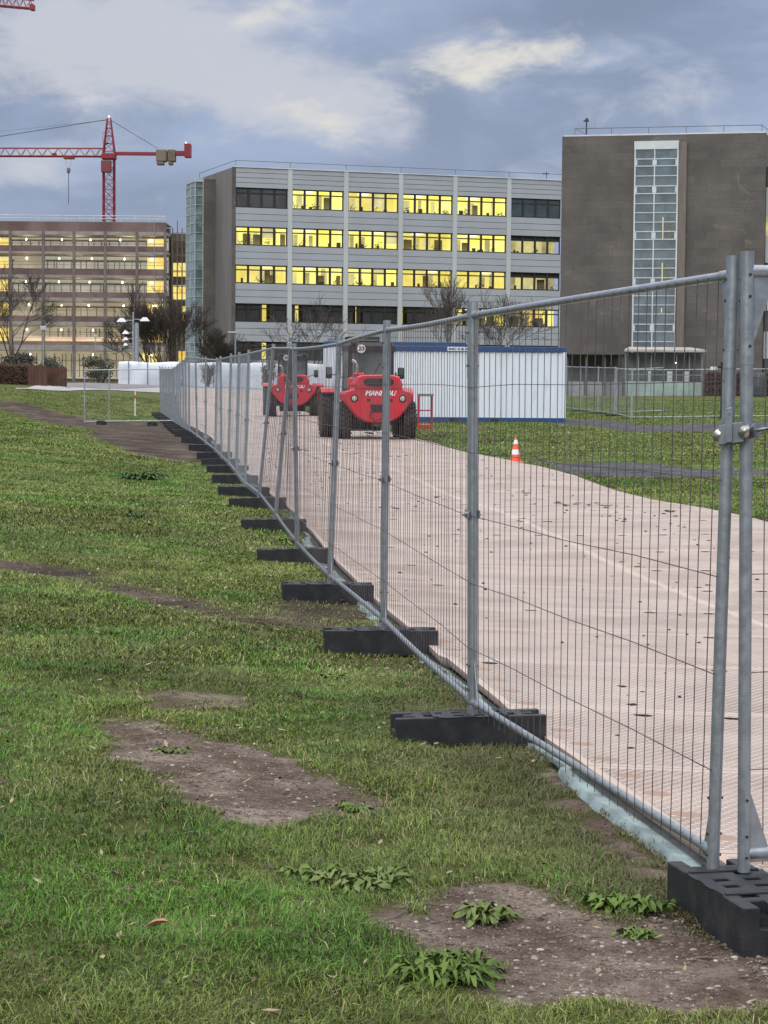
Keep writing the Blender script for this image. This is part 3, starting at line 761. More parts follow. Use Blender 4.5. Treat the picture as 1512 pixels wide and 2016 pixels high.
# ------------------------------------------------------------------ grass, weeds, stones
def grass_mat():
    m = bpy.data.materials.new('grass_blades'); m.use_nodes = True; k = NT(m.node_tree); b = m.node_tree.nodes['Principled BSDF']
    c = k.n('ShaderNodeAttribute', attribute_name='Col').outputs['Color']
    k.set(b.inputs['Base Color'], c); b.inputs['Roughness'].default_value = .5; b.inputs['Specular IOR Level'].default_value = .16
    return m
GM = grass_mat()
def blades(name, x0f, x1f, y0, y1, dens, h, wd, label, minh=.5, seed=1, ymax_bias=0, lawn=1.0):
    rg = np.random.default_rng(seed)
    xa, xb = min(x0f(y0), x0f(y1)), max(x1f(y0), x1f(y1))
    n = int((xb-xa)*(y1-y0)*dens); x = xa+rg.random(n)*(xb-xa); y = y0+rg.random(n)*(y1-y0)
    keep = (x > np.vectorize(x0f)(y)) & (x < np.vectorize(x1f)(y)) & ~((x > XL(y)-.04) & (x < XR(y)+.03) & (y < ROAD_END))
    x, y = x[keep], y[keep]
    s = mask(SOIL, x, y); g = mask(GRAV, x, y); pn_ = fbm(x, y, .9); pf = fbm(x+31, y+5, 5.0)
    pg = fbm(x+9, y+77, 16.0); eff = s + (pf-.5)*.8 + (pg-.5)*.7
    keep = (rg.random(len(x)) > np.clip((eff-.25)*2.4, 0, .955)) & (rg.random(len(x)) > np.clip(g*1.5, 0, .985))
    keep &= rg.random(len(x)) > np.clip((.46-fbm(x+40, y+12, 7.5))*5.0, 0, .88)*np.clip((30-y)/10, .3, 1)
    x, y, s, pn_, pf = x[keep], y[keep], s[keep], pn_[keep], pf[keep]; n = len(x)
    z = gh(x, y)-.004
    tuft = fbm(x+7, y+3, 2.6); tuft2 = fbm(x+70, y+33, .55)
    hh = h*(minh+rg.random(n)*(1-minh)*1.3)*(0.72+.5*np.clip((tuft-.3)*1.7, 0, 1.1))*(1-.6*np.clip(s*1.6, 0, 1))
    dirn = rg.random(n)*2*np.pi
    comb = fbm(x+11, y+41, 1.1)*2*np.pi*2
    dirn = np.where(rg.random(n) < .30, comb+rg.normal(0, .7, n), dirn)
    lean = (.35+rg.random(n)**1.3*1.9)*hh
    dx, dy = np.cos(dirn), np.sin(dirn); ww = wd*(.6+rg.random(n)*.8)
    px_, py_ = -dy*ww, dx*ww
    v = np.empty((n, 5, 3))
    v[:,0] = np.stack([x-px_, y-py_, z], -1); v[:,1] = np.stack([x+px_, y+py_, z], -1)
    mx, my, mz = x+dx*lean*.35, y+dy*lean*.35, z+hh*.62
    v[:,2] = np.stack([mx-px_*.8, my-py_*.8, mz], -1); v[:,3] = np.stack([mx+px_*.8, my+py_*.8, mz], -1)
    v[:,4] = np.stack([x+dx*lean+px_*rg.normal(0,2,n), y+dy*lean, z+hh*np.clip(1.05-.28*(lean/hh)+.25*rg.random(n), .25, 1.2)], -1)
    # colour of each blade: fresh, olive or straw
    fresh = np.array([.088,.200,.024]); olive = np.array([.145,.195,.040]); straw = np.array([.38,.31,.17]); deep = np.array([.036,.072,.015])
    t = np.clip((pn_-.40)*4.5+.25+(rg.random(n)-.5)*.7 + np.clip((y-12)/40, 0, .25), 0, 1)[:, None]
    c = fresh*(1-t)+olive*t
    near_f = np.exp(-((x-XL(y))/.8)**2)
    st = (rg.random(n) < (.075+.60*np.clip(s*1.6, 0, 1)+.20*np.clip((pf-.55)*4, 0, 1)*np.clip((tuft2-.4)*3, 0, 1)+.14*near_f))
    c[st] = straw*(.35+.75*rg.random((st.sum(), 1)))*np.where(s[st][:, None] > .35, .62, 1.0)
    dp = rg.random(n) < np.clip((.47-tuft2)*1.2+.14, .06, .5); c[dp & ~st] = deep
    c = c*(.42+1.1*rg.random((n, 1)))*(.78+.44*np.clip((fbm(x+3, y*.8+8, 1.3)-.25)*2, 0, 1))[:, None]
    trod = (np.clip(near_f*1.3*np.clip((18-y)/6, 0, 1)-.25+ (fbm(x+5, y+60, 2.0)-.5)*1.2, 0, 1)*.75)[:, None]; c = c*(1-trod) + np.array([.105,.090,.045])*trod*(.5+.8*rg.random((n, 1)))
    c = c*lawn*1.02
    col = np.ones((n, 5, 4)); col[:, :, :3] = c[:, None, :]
    me = bpy.data.meshes.new(name); me.vertices.add(n*5); me.vertices.foreach_set('co', v.ravel())
    b5 = (np.arange(n)*5)[:, None]
    loops = np.concatenate([b5+np.array([[0,1,3,2]]), b5+np.array([[2,3,4]])], 1).ravel()
    me.loops.add(n*7); me.loops.foreach_set('vertex_index', loops)
    ls = np.stack([np.arange(n)*7, np.arange(n)*7+4], -1).ravel()
    me.polygons.add(n*2); me.polygons.foreach_set('loop_start', ls); me.polygons.foreach_set('use_smooth', np.ones(n*2, bool))
    me.update(calc_edges=True)
    a = me.color_attributes.new('Col', 'BYTE_COLOR', 'POINT'); a.data.foreach_set('color', np.clip(col, 0, 1).astype(np.float32).ravel())
    me.materials.append(GM)
    o = bpy.data.objects.new(name, me); COL.objects.link(o); tag(o, label, 'grass', kind='stuff'); return o
vl = lambda y: -(.19*y+.15)
vr = lambda y: .19*y+.15
fl = lambda y: float(XL(y))-.02
blades('grass', vl, lambda y: min(vr(y), fl(y)), 4.8, 8.2, 16500, .034, .00125, 'short green lawn grass at the bottom left of the picture', seed=1)
blades('grass', vl, lambda y: min(vr(y), fl(y)), 4.8, 9.5, 900, .062, .0014, 'longer loose grass blades standing above the lawn in the foreground', seed=11, minh=.3)
blades('grass', vl, fl, 8.2, 13, 9500, .034, .0016, 'lawn grass beside the first two fence feet', seed=2)
blades('grass', vl, fl, 13, 22, 3600, .038, .0028, 'lawn grass left of the fence around the brown worn strip', seed=3)
blades('grass', vl, fl, 22, 42, 1500, .040, .0045, 'lawn grass rising on the left in middle distance', seed=4)
blades('grass', vl, lambda y: float(XL(y))-.4, 42, 105, 380, .042, .009, 'far lawn grass left of the fence and around the dark soil track', seed=5)
blades('grass', lambda y: float(XR(y))+.02, vr, 25, 48, 1100, .042, .005, 'lawn grass on the right of the road mats around the cone', seed=6, lawn=.98)
blades('grass', lambda y: float(XR(y))+.02, vr, 48, 140, 200, .042, .011, 'far lawn grass on the right around the container and fence', seed=7, lawn=.98)

def stones():
    rnd = random.Random(9); mb = MB()
    def zfast(poly):
        x0, y0 = poly.min(0); x1, y1 = poly.max(0); gx_ = np.linspace(x0, x1, 90); gy_ = np.linspace(y0, y1, 90); A_, B_ = np.meshgrid(gx_, gy_)
        H_ = gh(A_.ravel(), B_.ravel()).reshape(A_.shape); S_ = sdf(poly, A_.ravel(), B_.ravel()).reshape(A_.shape)
        def f(x, y):
            i = min(89, int(round((x-x0)/(x1-x0)*89))); j = min(89, int(round((y-y0)/(y1-y0)*89))); return H_[j, i], S_[j, i]
        return f
    for (poly, stg, soft), n in ((SOIL[0], 5200), (SOIL[1], 7800)):
        x0, y0 = poly.min(0); x1, y1 = poly.max(0); c = 0; zf = zfast(poly)
        while c < n:
            x = rnd.uniform(x0, x1); y = rnd.uniform(y0, y1)
            z, sd_ = zf(x, y)
            if sd_ > .05: continue
            c += 1; q_ = rnd.random(); s = (.0018+.0070*rnd.random()**9)*(1.0 if q_ < .235 else 1.1); mb.mi = 0 if q_ < .20 else (1 if q_ < .235 else 2)
            k = 6; a0 = rnd.random()*6; sx = rnd.uniform(.8, 1.6)
            ring = lambda rr, zz: [(x+math.cos(a0+2*math.pi*i/k)*s*rr*sx, y+math.sin(a0+2*math.pi*i/k)*s*rr, z+zz*s) for i in range(k)]
            mb.loft([ring(.8, -.4), ring(1.05, .15), ring(.6, .65)])
    tag(mb.build('pebbles', [mat('pebble_grey', (.30,.27,.25), (.20,.17,.155), 40, .75), mat('pebble_pale', (.46,.41,.37), (.38,.33,.29), 40, .7), mat('soil_crumb', (.09,.064,.05), (.15,.11,.088), 40, .9)]), 'small pebbles and grit lying on the two bare soil patches', 'pebbles', kind='stuff')
stones()

def weed_mat(name, c1, c2):
    return mat(name, c1, c2, 12, .55, 0, .2, 60, spec=.15)
WG = weed_mat('broad_leaf_green', (.125,.195,.040), (.070,.120,.024)); WO = weed_mat('broad_leaf_olive', (.15,.19,.06), (.10,.14,.04)); WD = weed_mat('broad_leaf_dark', (.035,.085,.022), (.055,.12,.03))
def weed(px, py, spread, n, L, wdt, m_, label, seed, up=.5, flat=1.0):
    rnd = random.Random(seed); c = ground(px, py); c.z = ghz(c.x, c.y)
    t = MB()
    n = int(n*1.9); wdt *= .56; L *= 1.15; ncl = max(3, n//22); cl = [(rnd.gauss(0, spread*.48), rnd.gauss(0, spread*.48*flat)) for _ in range(ncl)]
    for i in range(n):
        cc = cl[i % ncl]; ox, oy = cc[0]+rnd.gauss(0, L*.10), cc[1]+rnd.gauss(0, L*.10)
        base = Vector((c.x+ox, c.y+oy, ghz(c.x+ox, c.y+oy)-.003))
        ang = rnd.random()*2*math.pi; l = L*rnd.uniform(.5, 1.15); u_ = up*rnd.uniform(.3, 1.0)
        d = Vector((math.cos(ang), math.sin(ang), 0)); sd = Vector((-d.y, d.x, 0)); tw = rnd.uniform(-.35, .35)
        prof = [(0, .14), (.2, .50), (.42, .88), (.65, 1.0), (.85, .66), (1.0, .05)]
        vs = []
        for (s_, w_) in prof:
            zc = l*u_*math.sin(min(1, s_*1.1)*math.pi*.80) - l*.05*s_*s_
            wv = math.sin(s_*9+i)*.006
            p = base + d*(l*s_*(1-.25*u_)) + Vector((0, 0, max(.004, zc)))
            hw = wdt*w_*rnd.uniform(.9, 1.1)
            vs += [p - sd*hw + Vector((0, 0, hw*(.35+tw)+wv)), p, p + sd*hw + Vector((0, 0, hw*(.35-tw)-wv))]
        fs = []
        for j in range(len(prof)-1):
            for q in range(2): a_ = j*3+q; fs.append((a_, a_+1, a_+4, a_+3))
        t.add(vs, fs)
    o = t.build('broadleaf_weed', m_, org=tuple(c), smooth=True, angle=80); tag(o, label, 'weed'); return o
weed(880,1925,.15,80,.115,.013, WG, 'large bushy broadleaf weed at the bottom edge of the near soil patch', 1, .55, .6)
weed(938,1800,.055,38,.085,.014, WO, 'small yellowish weed growing in the middle of the near soil patch', 2, .65, .7)
weed(1225,1790,.12,70,.075,.017, WG, 'round-leaved weed cluster left of the black corner foot', 3, .5, .6)
weed(1250,1835,.05,20,.055,.016, WG, 'little weed just below the cluster beside the corner foot', 4, .4, .6)
weed(705,1730,.16,60,.095,.016, WO, 'wide pale green weed patch on the grass below the upper soil patch', 5, .4, .7)
weed(600,1722,.09,26,.075,.015, WG, 'loose weed with round leaves left of the pale weed patch', 6, .4, .7)
weed(665,1335,.09,34,.08,.012, WG, 'flat green weed in the grass left of the largest fence foot', 7, .3, .7)
weed(690,1600,.06,16,.08,.012, WG, 'thin weed at the lower right tip of the upper soil patch', 8, .5, .7)
weed(275,945,.32,90,.20,.032, WD, 'dark green dock weed on the far lawn slope', 9, .6, 1.4)
weed(272,1018,.12,16,.13,.022, WD, 'small dark weed on the lawn below the dark dock weed', 10, .5, 1.2)
weed(345,1478,.05,10,.07,.010, WG, 'tiny sprig at the upper left of the upper soil patch', 11, .5, .7)
weed(575,1070,.14,60,.10,.016, WG, 'bright green weed hugging the fourth fence foot', 12, .6, 1.2)
def litter():
    rnd = random.Random(31); rg = np.random.default_rng(8); mb = MB(); n = 3600
    ys = 5+rg.random(n)**1.3*26; xs = -(.19*ys)+rg.random(n)*(XL(ys)+.19*ys-.05); zs = gh(xs, ys)
    dens = fbm(xs, ys, 1.4)
    for x, y, z, d in zip(xs, ys, zs, dens):
        if rnd.random() > (d-.3)*2.6: continue
        s_ = rnd.uniform(.005, .014)*(1+y/40); a = rnd.random()*6.28; u = Vector((math.cos(a), math.sin(a), rnd.uniform(-.5, .5)))*s_*rnd.uniform(1, 2.2); v = Vector((-math.sin(a), math.cos(a), rnd.uniform(-.3, .3)))*s_*.6
        p = Vector((x, y, z+rnd.uniform(.010, .026))); mb.mi = 0 if rnd.random() < .7 else 1
        mb.add([p-u, p-v, p+u*.9, p+v], [(0,1,2,3)])
    tag(mb.build('leaf_litter', [mat('litter_brown', (.10,.062,.038), (.06,.04,.026), 20, .8), mat('litter_straw', (.30,.23,.13), None, 20, .7), mat('litter_pale', (.50,.46,.40), None, 20, .6)], smooth=False), 'small dead leaves and bits of straw scattered through the lawn grass', 'leaf litter', kind='stuff')
litter()
# a fallen leaf
def leaf():
    p = ground(308, 1843); p.z = ghz(p.x, p.y)+.03
    pts = [(-.038,0),(-.018,.013),(.0,.017),(.02,.013),(.04,0),(.02,-.012),(0,-.017),(-.018,-.013)]
    vs = [(p.x+a, p.y+b*.9, p.z+abs(b)*.9+a*.25) for a, b in pts]; vs2 = [(x, y, z-.0012) for x, y, z in vs]
    mb = MB().add([(p.x, p.y, p.z)]+vs, [(0, i+1, (i+1) % 8+1) for i in range(8)]); mb.tube((p.x+.038, p.y, p.z+.008), (p.x+.058, p.y-.004, p.z-.002), .0014, n=5)
    tag(mb.build('fallen_leaf', mat('dead_leaf', (.42,.20,.14), (.32,.15,.10), 30, .6), org=tuple(p)), 'single reddish brown dead leaf lying on the grass at the lower left', 'leaf')
leaf()

# ------------------------------------------------------------------ cone, containers, basket
def cone():
    p = ground(1015, 911); h = .50; t = thing('traffic_cone', p, 'orange and white striped traffic cone standing on the right edge of the mats', 'traffic cone')
    T = Matrix.Translation(p); mb = MB().bbox(-.15, .15, -.15, .15, 0, .03, .008, T)
    rr = lambda z: .115-(.115-.022)*(z-.03)/(h-.03)
    mb.lathe([(rr(.03), .03), (rr(.17), .17)], T).lathe([(rr(.27), .27), (rr(.38), .38)], T).lathe([(rr(.465), .465), (rr(h), h)], T)
    mb.build('cone_body', CONEO, t)
    MB().lathe([(rr(.17)+.002, .17), (rr(.27)+.002, .27)], T).build('white_band', WHITE, t)
    MB().lathe([(rr(.38)+.002, .38), (rr(.465)+.002, .465)], T).build('white_band', WHITE, t)
cone()

def container(px0, px1, py_bot, Y, H, label, side, seed=0, plate=False):
    a = at(px0, py_bot, Y); b = at(px1, py_bot, Y); z = (a.z+b.z)/2; L = b.x-a.x; W = 2.44
    t = thing('site_container', (a.x, a.y, z), label, 'container', rz=.0001)
    mb = MB(); n = int(L/.21); pr = []
    for i in range(n):                                     # corrugated long wall
        x = .12+(L-.24)*i/n; w_ = (L-.24)/n
        pr += [(x, .075), (x+w_*.60, .075), (x+w_*.68, .045), (x+w_*.92, .045)]
    pr.append((L-.12, .075))
    vs = []
    for x, y in pr: vs += [(x, y, .17), (x, y, H-.16)]
    mb.add(vs, [(2*i, 2*i+2, 2*i+3, 2*i+1) for i in range(len(pr)-1)])
    mb.box(0.10, L-.10, .12, W-.10, .16, H-.17)
    mb.build('corrugated_wall', CONT, t, smooth=False)
    MB().bbox(0, L, 0, W, H-.18, H, .012).build('top_rail', BLUE, t)
    fr = MB().bbox(0, L, 0, W, 0, .18, .012); fr.build('bottom_rail', BLUE, t)
    for x in (0, L-.12):
        for y in (0, W-.12): MB().box(x+.001, x+.119, y+.004, y+.124, .18, H-.18).build('corner_post', CONT, t, smooth=False)
    for x in (L*.36, L*.60): MB().box(x-.13, x+.13, -.003, .02, .04, .14).build('fork_pocket', BLACKM, t, smooth=False)
    if plate:
        q = MB().box(1.95, 2.85, -.012, 0, H-.165, H-.025).build('name_plate', WHITE, t, smooth=False)
        for i, (u0, u1) in enumerate(((.05,.28),(.36,.44),(.47,.60),(.64,.82))):
            MB().box(1.95+u0, 1.95+u1, -.016, -.012, H-.13, H-.065).build('plate_print', mat('plate_print_blue', (.15,.22,.38), None, 2, .5), q, smooth=False)
    return t
container(767, 1113.5, 832, 75.0, 2.62, 'white corrugated site container with blue rails to the right of the forklift', 1, plate=True)
container(636, 915, 800, 92.0, 2.72, 'white container farther back whose left end shows beside the near forklift', 1)

def basket():
    p = ground(838, 845); Y = 62.5; a = at(823, 846, Y); b = at(851, 846, Y); z = a.z; L = b.x-a.x
    t = thing('work_cage', (a.x, a.y, z), 'open orange steel cage with grey top bar standing right of the near forklift', 'steel cage', rz=.0001)
    MB().box(0, L, 0, .9, .02, .15).build('base_frame', ORANGE, t, smooth=False)
    for x in (.02, L-.02):
        for y in (.02, .88): MB().tube((x, y, .15), (x, y, .96), .018).build('post', RED, t)
    for y in (.02, .88): MB().tube((.02, y, .55), (L-.02, y, .55), .015).build('rail', RED, t)
    MB().box(-.02, L+.03, -.01, .92, .96, 1.03).build('top_bar', mat('grey_steel_bar', (.22,.24,.24), None, 3, .5), t, smooth=False)
basket()

# ------------------------------------------------------------------ rough terrain forklifts
def text_mesh(txt, size, loc, rot, m, parent, name, shear=0.0, bold=.0, ext=.004):
    c = bpy.data.curves.new('lettering', 'FONT'); c.body = txt; c.size = size; c.extrude = ext; c.shear = shear; c.offset = bold
    c.align_x = 'CENTER'; c.align_y = 'CENTER'
    o = bpy.data.objects.new('tmp', c); COL.objects.link(o)
    dg = bpy.context.evaluated_depsgraph_get(); me = bpy.data.meshes.new_from_object(o.evaluated_get(dg))
    bpy.data.objects.remove(o); bpy.data.curves.remove(c)
    me.name = name; me.materials.clear(); me.materials.append(m)
    q = bpy.data.objects.new(name, me); COL.objects.link(q); q.parent = parent; q.location = loc; q.rotation_euler = rot
    return q
def forklift():
    t = thing('forklift', (0, 0, 0), '', 'forklift', 'red forklifts parked on the mats', rz=.001); t['_org'] = (0, 0, 0)
    half = [(0,1.71),(.44,1.70),(.56,1.66),(.66,1.46),(.64,1.36),(.70,1.30),(.90,1.25),(.95,1.19),(.94,1.06),(.84,.90),(.60,.60),(.33,.45),(0,.43)]
    prof = half + [(-x, z) for x, z in half[-2:0:-1]]
    def ring(y, k, kz=None, dz=0):
        kz = kz or k; return [(x*k, y, (z-1.1)*kz+1.1+dz) for x, z in prof]
    body = MB().loft([ring(-.66, .93, .95), ring(-.615, .985, .985), ring(-.55, 1.0), ring(.10, 1.0), ring(.30, .98)]).build('counterweight', RED, t, angle=28)
    # grille, recesses, lights, lettering on the rear face
    g = [(x, z) for x, z in ((-.40,1.555),(-.30,1.60),(.30,1.60),(.40,1.555),(.40,1.47),(.33,1.41),(.16,1.385),(-.16,1.385),(-.33,1.41),(-.40,1.47))]
    MB().prism([(x, z+.01) for x, z in g], -.672, -.52).build('grille', BLACKM, body, smooth=False)
    MB().prism([(-.22,.92),(.22,.92),(.18,.72),(-.18,.72)], -.675, -.6).build('tow_recess', BLACKM, body, smooth=False)
    for x in (-.27, .33): MB().bbox(x-.045, x+.045, -.668, -.6, .99, 1.08, .01).build('tie_slot', BLACKM, body)
    for x in (-.64, .64):
        MM = Matrix.Translation((x, -.62, 1.08)) @ Matrix.Rotation(R(90), 4, 'X')
        o = MB().lathe([(.105,-.05),(.108,.045),(.085,.05)], MM, 20).build('light_ring', BLACKM, body)
        MB().lathe([(.066,.0),(.066,.052),(.045,.064)], MM, 20).build('tail_light', mat('lamp_lens', (.55,.52,.46), (.42,.38,.33), 20, .25), t)
    text_mesh('MANITOU', .175, (.045, -.6635, 1.215), (R(90), 0, 0), WHITE, body, 'lettering', shear=.25, bold=.006)
    # hoses, reflectors, seam and handles on the rear
    MB().path([(-.20,-.66,.74),(-.24,-.74,.60),(-.10,-.76,.50),(.08,-.72,.56),(.14,-.66,.74)], .016, n=6).build('hydraulic_hose', BLACKM, body)
    MB().box(-.66, .66, -.668, -.655, 1.335, 1.345).build('hood_seam', BLACKM, body, smooth=False)
    for x in (-.80, .80): MB().bbox(x-.035, x+.035, -.60, -.585, 1.16, 1.20, .004).build('reflector', mat('reflector_orange', (.7,.18,.03), None, 3, .3), body)
    for x in (-.52, .50): MB().path([(x,-.40,1.70),(x,-.42,1.76),(x,-.22,1.76),(x,-.20,1.70)], .014, n=6).build('grab_handle', BLACKM, body)
    for x in (-.50, .46): MB().bbox(x-.07, x+.07, .60, .68, 2.50, 2.60, .02).build('work_lamp_head', BLACKM, t)
    MB().path([(.02,.70,1.58),(.10,.695,1.80),(.22,.695,2.02)], .010, n=5).build('wiper', BLACKM, t)
    # hood between counterweight and cab
    MB().bbox(-.66, .60, .25, .75, 1.30, 1.64, .05).build('hood', RED, t)
    MB().bbox(-.60, -.34, -.42, .10, 1.66, 1.76, .03).build('side_vent', RED, body)
    # chassis and axle
    MB().bbox(-.42, .42, -.30, 2.3, .45, .85, .03).build('chassis', BLACKM, t)
    MB().tube((-.75, 0, .50), (.75, 0, .50), .09, n=12).lathe([(.05,-.2),(.17,-.1),(.17,.1),(.05,.2)], Matrix.Translation((0, 0, .50)) @ Matrix.Rotation(R(90), 4, 'Y'), 16).build('rear_axle', BLACKM, t)
    MB().tube((-.8, 1.9, .62), (.8, 1.9, .62), .10, n=12).build('front_axle', BLACKM, t)
    MB().bbox(-.10, .10, -.52, -.2, .34, .50, .02).build('tow_hitch', mat('hitch_grey', (.15,.12,.11), None, 9, .6), t)
    def wheel(x, y, r, w_):
        MM = Matrix.Translation((x, y, r)) @ Matrix.Rotation(R(90), 4, 'Y')
        mb = MB().lathe([(r*.55,-w_/2),(r*.88,-w_/2),(r*.965,-w_*.40),(r*.965,w_*.40),(r*.88,w_/2),(r*.55,w_/2)], MM, 36)
        for i in range(22):                                 # angled tractor lugs
            for sg in (-1, 1):
                th = 2*math.pi*(i+(.5 if sg > 0 else 0))/22
                A = MM @ Matrix.Rotation(th, 4, 'Z') @ Matrix.Translation((r*.975, 0, sg*w_*.25)) @ Matrix.Rotation(sg*R(28), 4, 'X')
                mb.box(-.03, .028, -.026, .026, -w_*.27, w_*.27, A)
        ty = mb.build('tyre', TYRE, t)
        MB().lathe([(.06,-w_*.35),(r*.5,-w_*.3),(r*.56,-w_*.46),(r*.56,w_*.46),(r*.5,w_*.3),(.06,w_*.35)], MM, 24).build('rim', mat('rim_white', (.45,.44,.42), (.3,.27,.24), 5, .5), ty)
    for sg in (-1, 1):
        wheel(sg*.875, 0, .49, .37); wheel(sg*1.02, 1.95, .62, .46)
        f = []
        for k in range(9):
            a_ = R(55+90*k/8); f.append((1.95-math.cos(a_)*.74, .62+math.sin(a_)*.74))
        for k in range(8, -1, -1):
            a_ = R(55+90*k/8); f.append((1.95-math.cos(a_)*.69, .62+math.sin(a_)*.69))
        MB().prism(f, sg*.80, sg*1.27, axis='x').build('mudguard', RED, t)
        # step and side box between the axles
        MB().bbox(min(sg*.55, sg*.86), max(sg*.55, sg*.86), .65, 1.25, .42, .98, .03).build('side_tank', BLACKM, t)
    # cab: posts, roof, glass panes, seat
    x0, x1, y0, y1, z0, z1 = -.64, .60, .72, 2.05, 1.05, 2.46
    cabf = MB()
    cabf.bbox(x0, x1, y0, y1, z0, 1.36, .02)
    for (x, y) in ((x0, y0), (x1-.085, y0), (x0, y1-.085), (x1-.085, y1-.085)): cabf.bbox(x, x+.085, y, y+.085, 1.3, z1, .012)
    cabf.bbox(x0, x1, y0-.002, y0+.06, 1.36, 1.55, .01)
    cab = cabf.build('cab', BLACKM, t)
    MB().loft([[(x0-.02, y0-.05, z1-.13), (x1+.02, y0-.05, z1-.13), (x1+.02, y1+.1, z1-.1), (x0-.02, y1+.1, z1-.1)],
               [(x0-.02, y0-.06, z1+.02), (x1+.02, y0-.06, z1+.02), (x1+.02, y1+.1, z1+.05), (x0-.02, y1+.1, z1+.05)],
               [(x0+.05, y0+.02, z1+.12), (x1-.05, y0+.02, z1+.12), (x1-.05, y1, z1+.12), (x0+.05, y1, z1+.12)]]).build('roof', BLACKM, cab)
    MB().bbox(-.30, .22, y0+.25, y1-.3, z1+.12, z1+.20, .03).build('roof_box', BLACKM, cab)
    MB().box(x0+.085, x1-.085, y0+.02, y0+.03, 1.55, z1-.12).build('window', CABGLASS, cab, smooth=False)
    MB().box(x0+.01, x0+.02, y0+.085, y1-.085, 1.36, z1-.12).build('window', CABGLASS, cab, smooth=False)
    MB().box(x1-.02, x1-.01, y0+.085, y1-.085, 1.36, z1-.12).build('window', CABGLASS, cab, smooth=False)
    MB().tube((x0+.14, y0+.012, 1.6), (x0+.14, y0+.012, 2.3), .016).build('window_bar', mat('cab_grey_bar', (.25,.23,.2), None, 3, .6), cab)
    MB().bbox(-.24, .20, y0+.035, y0+.05, 1.62, 2.06, .006).build('seat_back', mat('seat_grey', (.05,.055,.055), None, 3, .8), cab)
    MM = Matrix.Translation((-.30, y0-.062, z1-.055)) @ Matrix.Rotation(R(90), 4, 'X')
    sg_ = MB().lathe([(.115,0),(.115,.008)], MM, 28).build('speed_sticker', WHITE, cab)
    text_mesh('20', .16, (-.30, y0-.074, z1-.055), (R(90), 0, 0), BLACKM, sg_, 'lettering', bold=.004, ext=.002)
    # exhaust, mirrors
    MB().path([(-.46,.35,1.62),(-.46,.35,1.92),(-.48,.35,2.00),(-.54,.35,2.07),(-.59,.35,2.09)], [.055,.055,.05,.045,.04], n=14).build('exhaust_pipe', CHROME, t)
    for sg in (-1, 1):
        xx = sg*1.02 if sg < 0 else .98
        MB().path([(sg*.6, 1.95, 1.62), (xx, 1.98, 1.74)], .013).build('mirror_arm', BLACKM, t)
        o = MB().bbox(xx-.085, xx+.085, 1.93, 1.99, 1.60, 1.92, .02).build('mirror', BLACKM, t)
        MB().box(xx-.065, xx+.065, 1.924, 1.929, 1.72, 1.90).build('mirror_glass', CABGLASS, o, smooth=False)
    # mast with carriage and forks in front
    for sg in (-1, 1):
        MB().box(sg*.42-.06, sg*.42+.06, 2.72, 2.86, .20, 2.72).build('mast_rail', BLACKM, t, smooth=False)
        MB().box(sg*.30-.06, sg*.30+.06, 2.98, 3.95, .06, .10).build('fork', BLACKM, t, smooth=False)
    MB().box(-.48, .48, 2.70, 2.88, 2.60, 2.76).build('mast_crossbar', BLACKM, t, smooth=False)
    MB().box(-.55, .55, 2.87, 2.96, .15, .70).build('fork_carriage', BLACKM, t, smooth=False)
    return t
fk = forklift()
p = at(738, 865, 58.0); fk.location = (p.x, p.y, road_z(p.x, p.y)); fk.rotation_euler = (0, 0, R(8))
fk['label'] = 'nearer red forklift with a black cab and a round speed sticker, parked on the mats'
fk2 = copy_tree(fk); p = at(577, 822, 90.0); fk2.location = (p.x, p.y, road_z(p.x, p.y)); fk2.rotation_euler = (0, 0, R(3))
fk2['label'] = 'farther red forklift parked on the mats, seen through the leaning fence posts'

# ------------------------------------------------------------------ far fences on the right
def far_panel(A, B, label, group, h=2.0, seed=0):
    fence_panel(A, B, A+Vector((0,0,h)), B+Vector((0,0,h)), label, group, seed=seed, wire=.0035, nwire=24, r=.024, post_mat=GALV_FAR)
FR = [at(1243,824,87), at(1210,816,91), at(1177,812,94.5), at(1142,808,98), at(1110,804,101)]
for i in range(4): far_panel(FR[i], FR[i+1], '%s of the far panels running back behind the container end' % ordw[i], 'far panels behind the container end', seed=400+i)
FX = [at(1243,824,87), at(1420,822,87.6), at(1597,820,88.2)]
far_panel(FX[0], FX[1], 'wide far mesh panel seen face on, left of the black signal box', 'far mesh panels facing the camera', seed=410)
far_panel(FX[1], FX[2], 'far mesh panel facing the camera at the right picture edge behind the near posts', 'far mesh panels facing the camera', seed=411)
far_panel(at(1212,813,97), at(1306,811,96), 'short far mesh panel set back behind the face-on panel', None, seed=412)
BG_ = 'black blocks under the far right fence'
for i, q in enumerate(FR[:4]+FX[1:2]+[at(1306,811,96)]):
    o = _fm.copy(); COL.objects.link(o)
    place_foot(o, q.x, q.y, R(10), ('black block where the far right fence turns its corner', 'black block under the second far panel running back', 'black block under the third far panel running back', 'black block under the last far panel beside the container', 'black block under the far fence beside the black post box', 'black block under the short set-back far panel')[i], BG_)
    o.location.z = q.z-.148
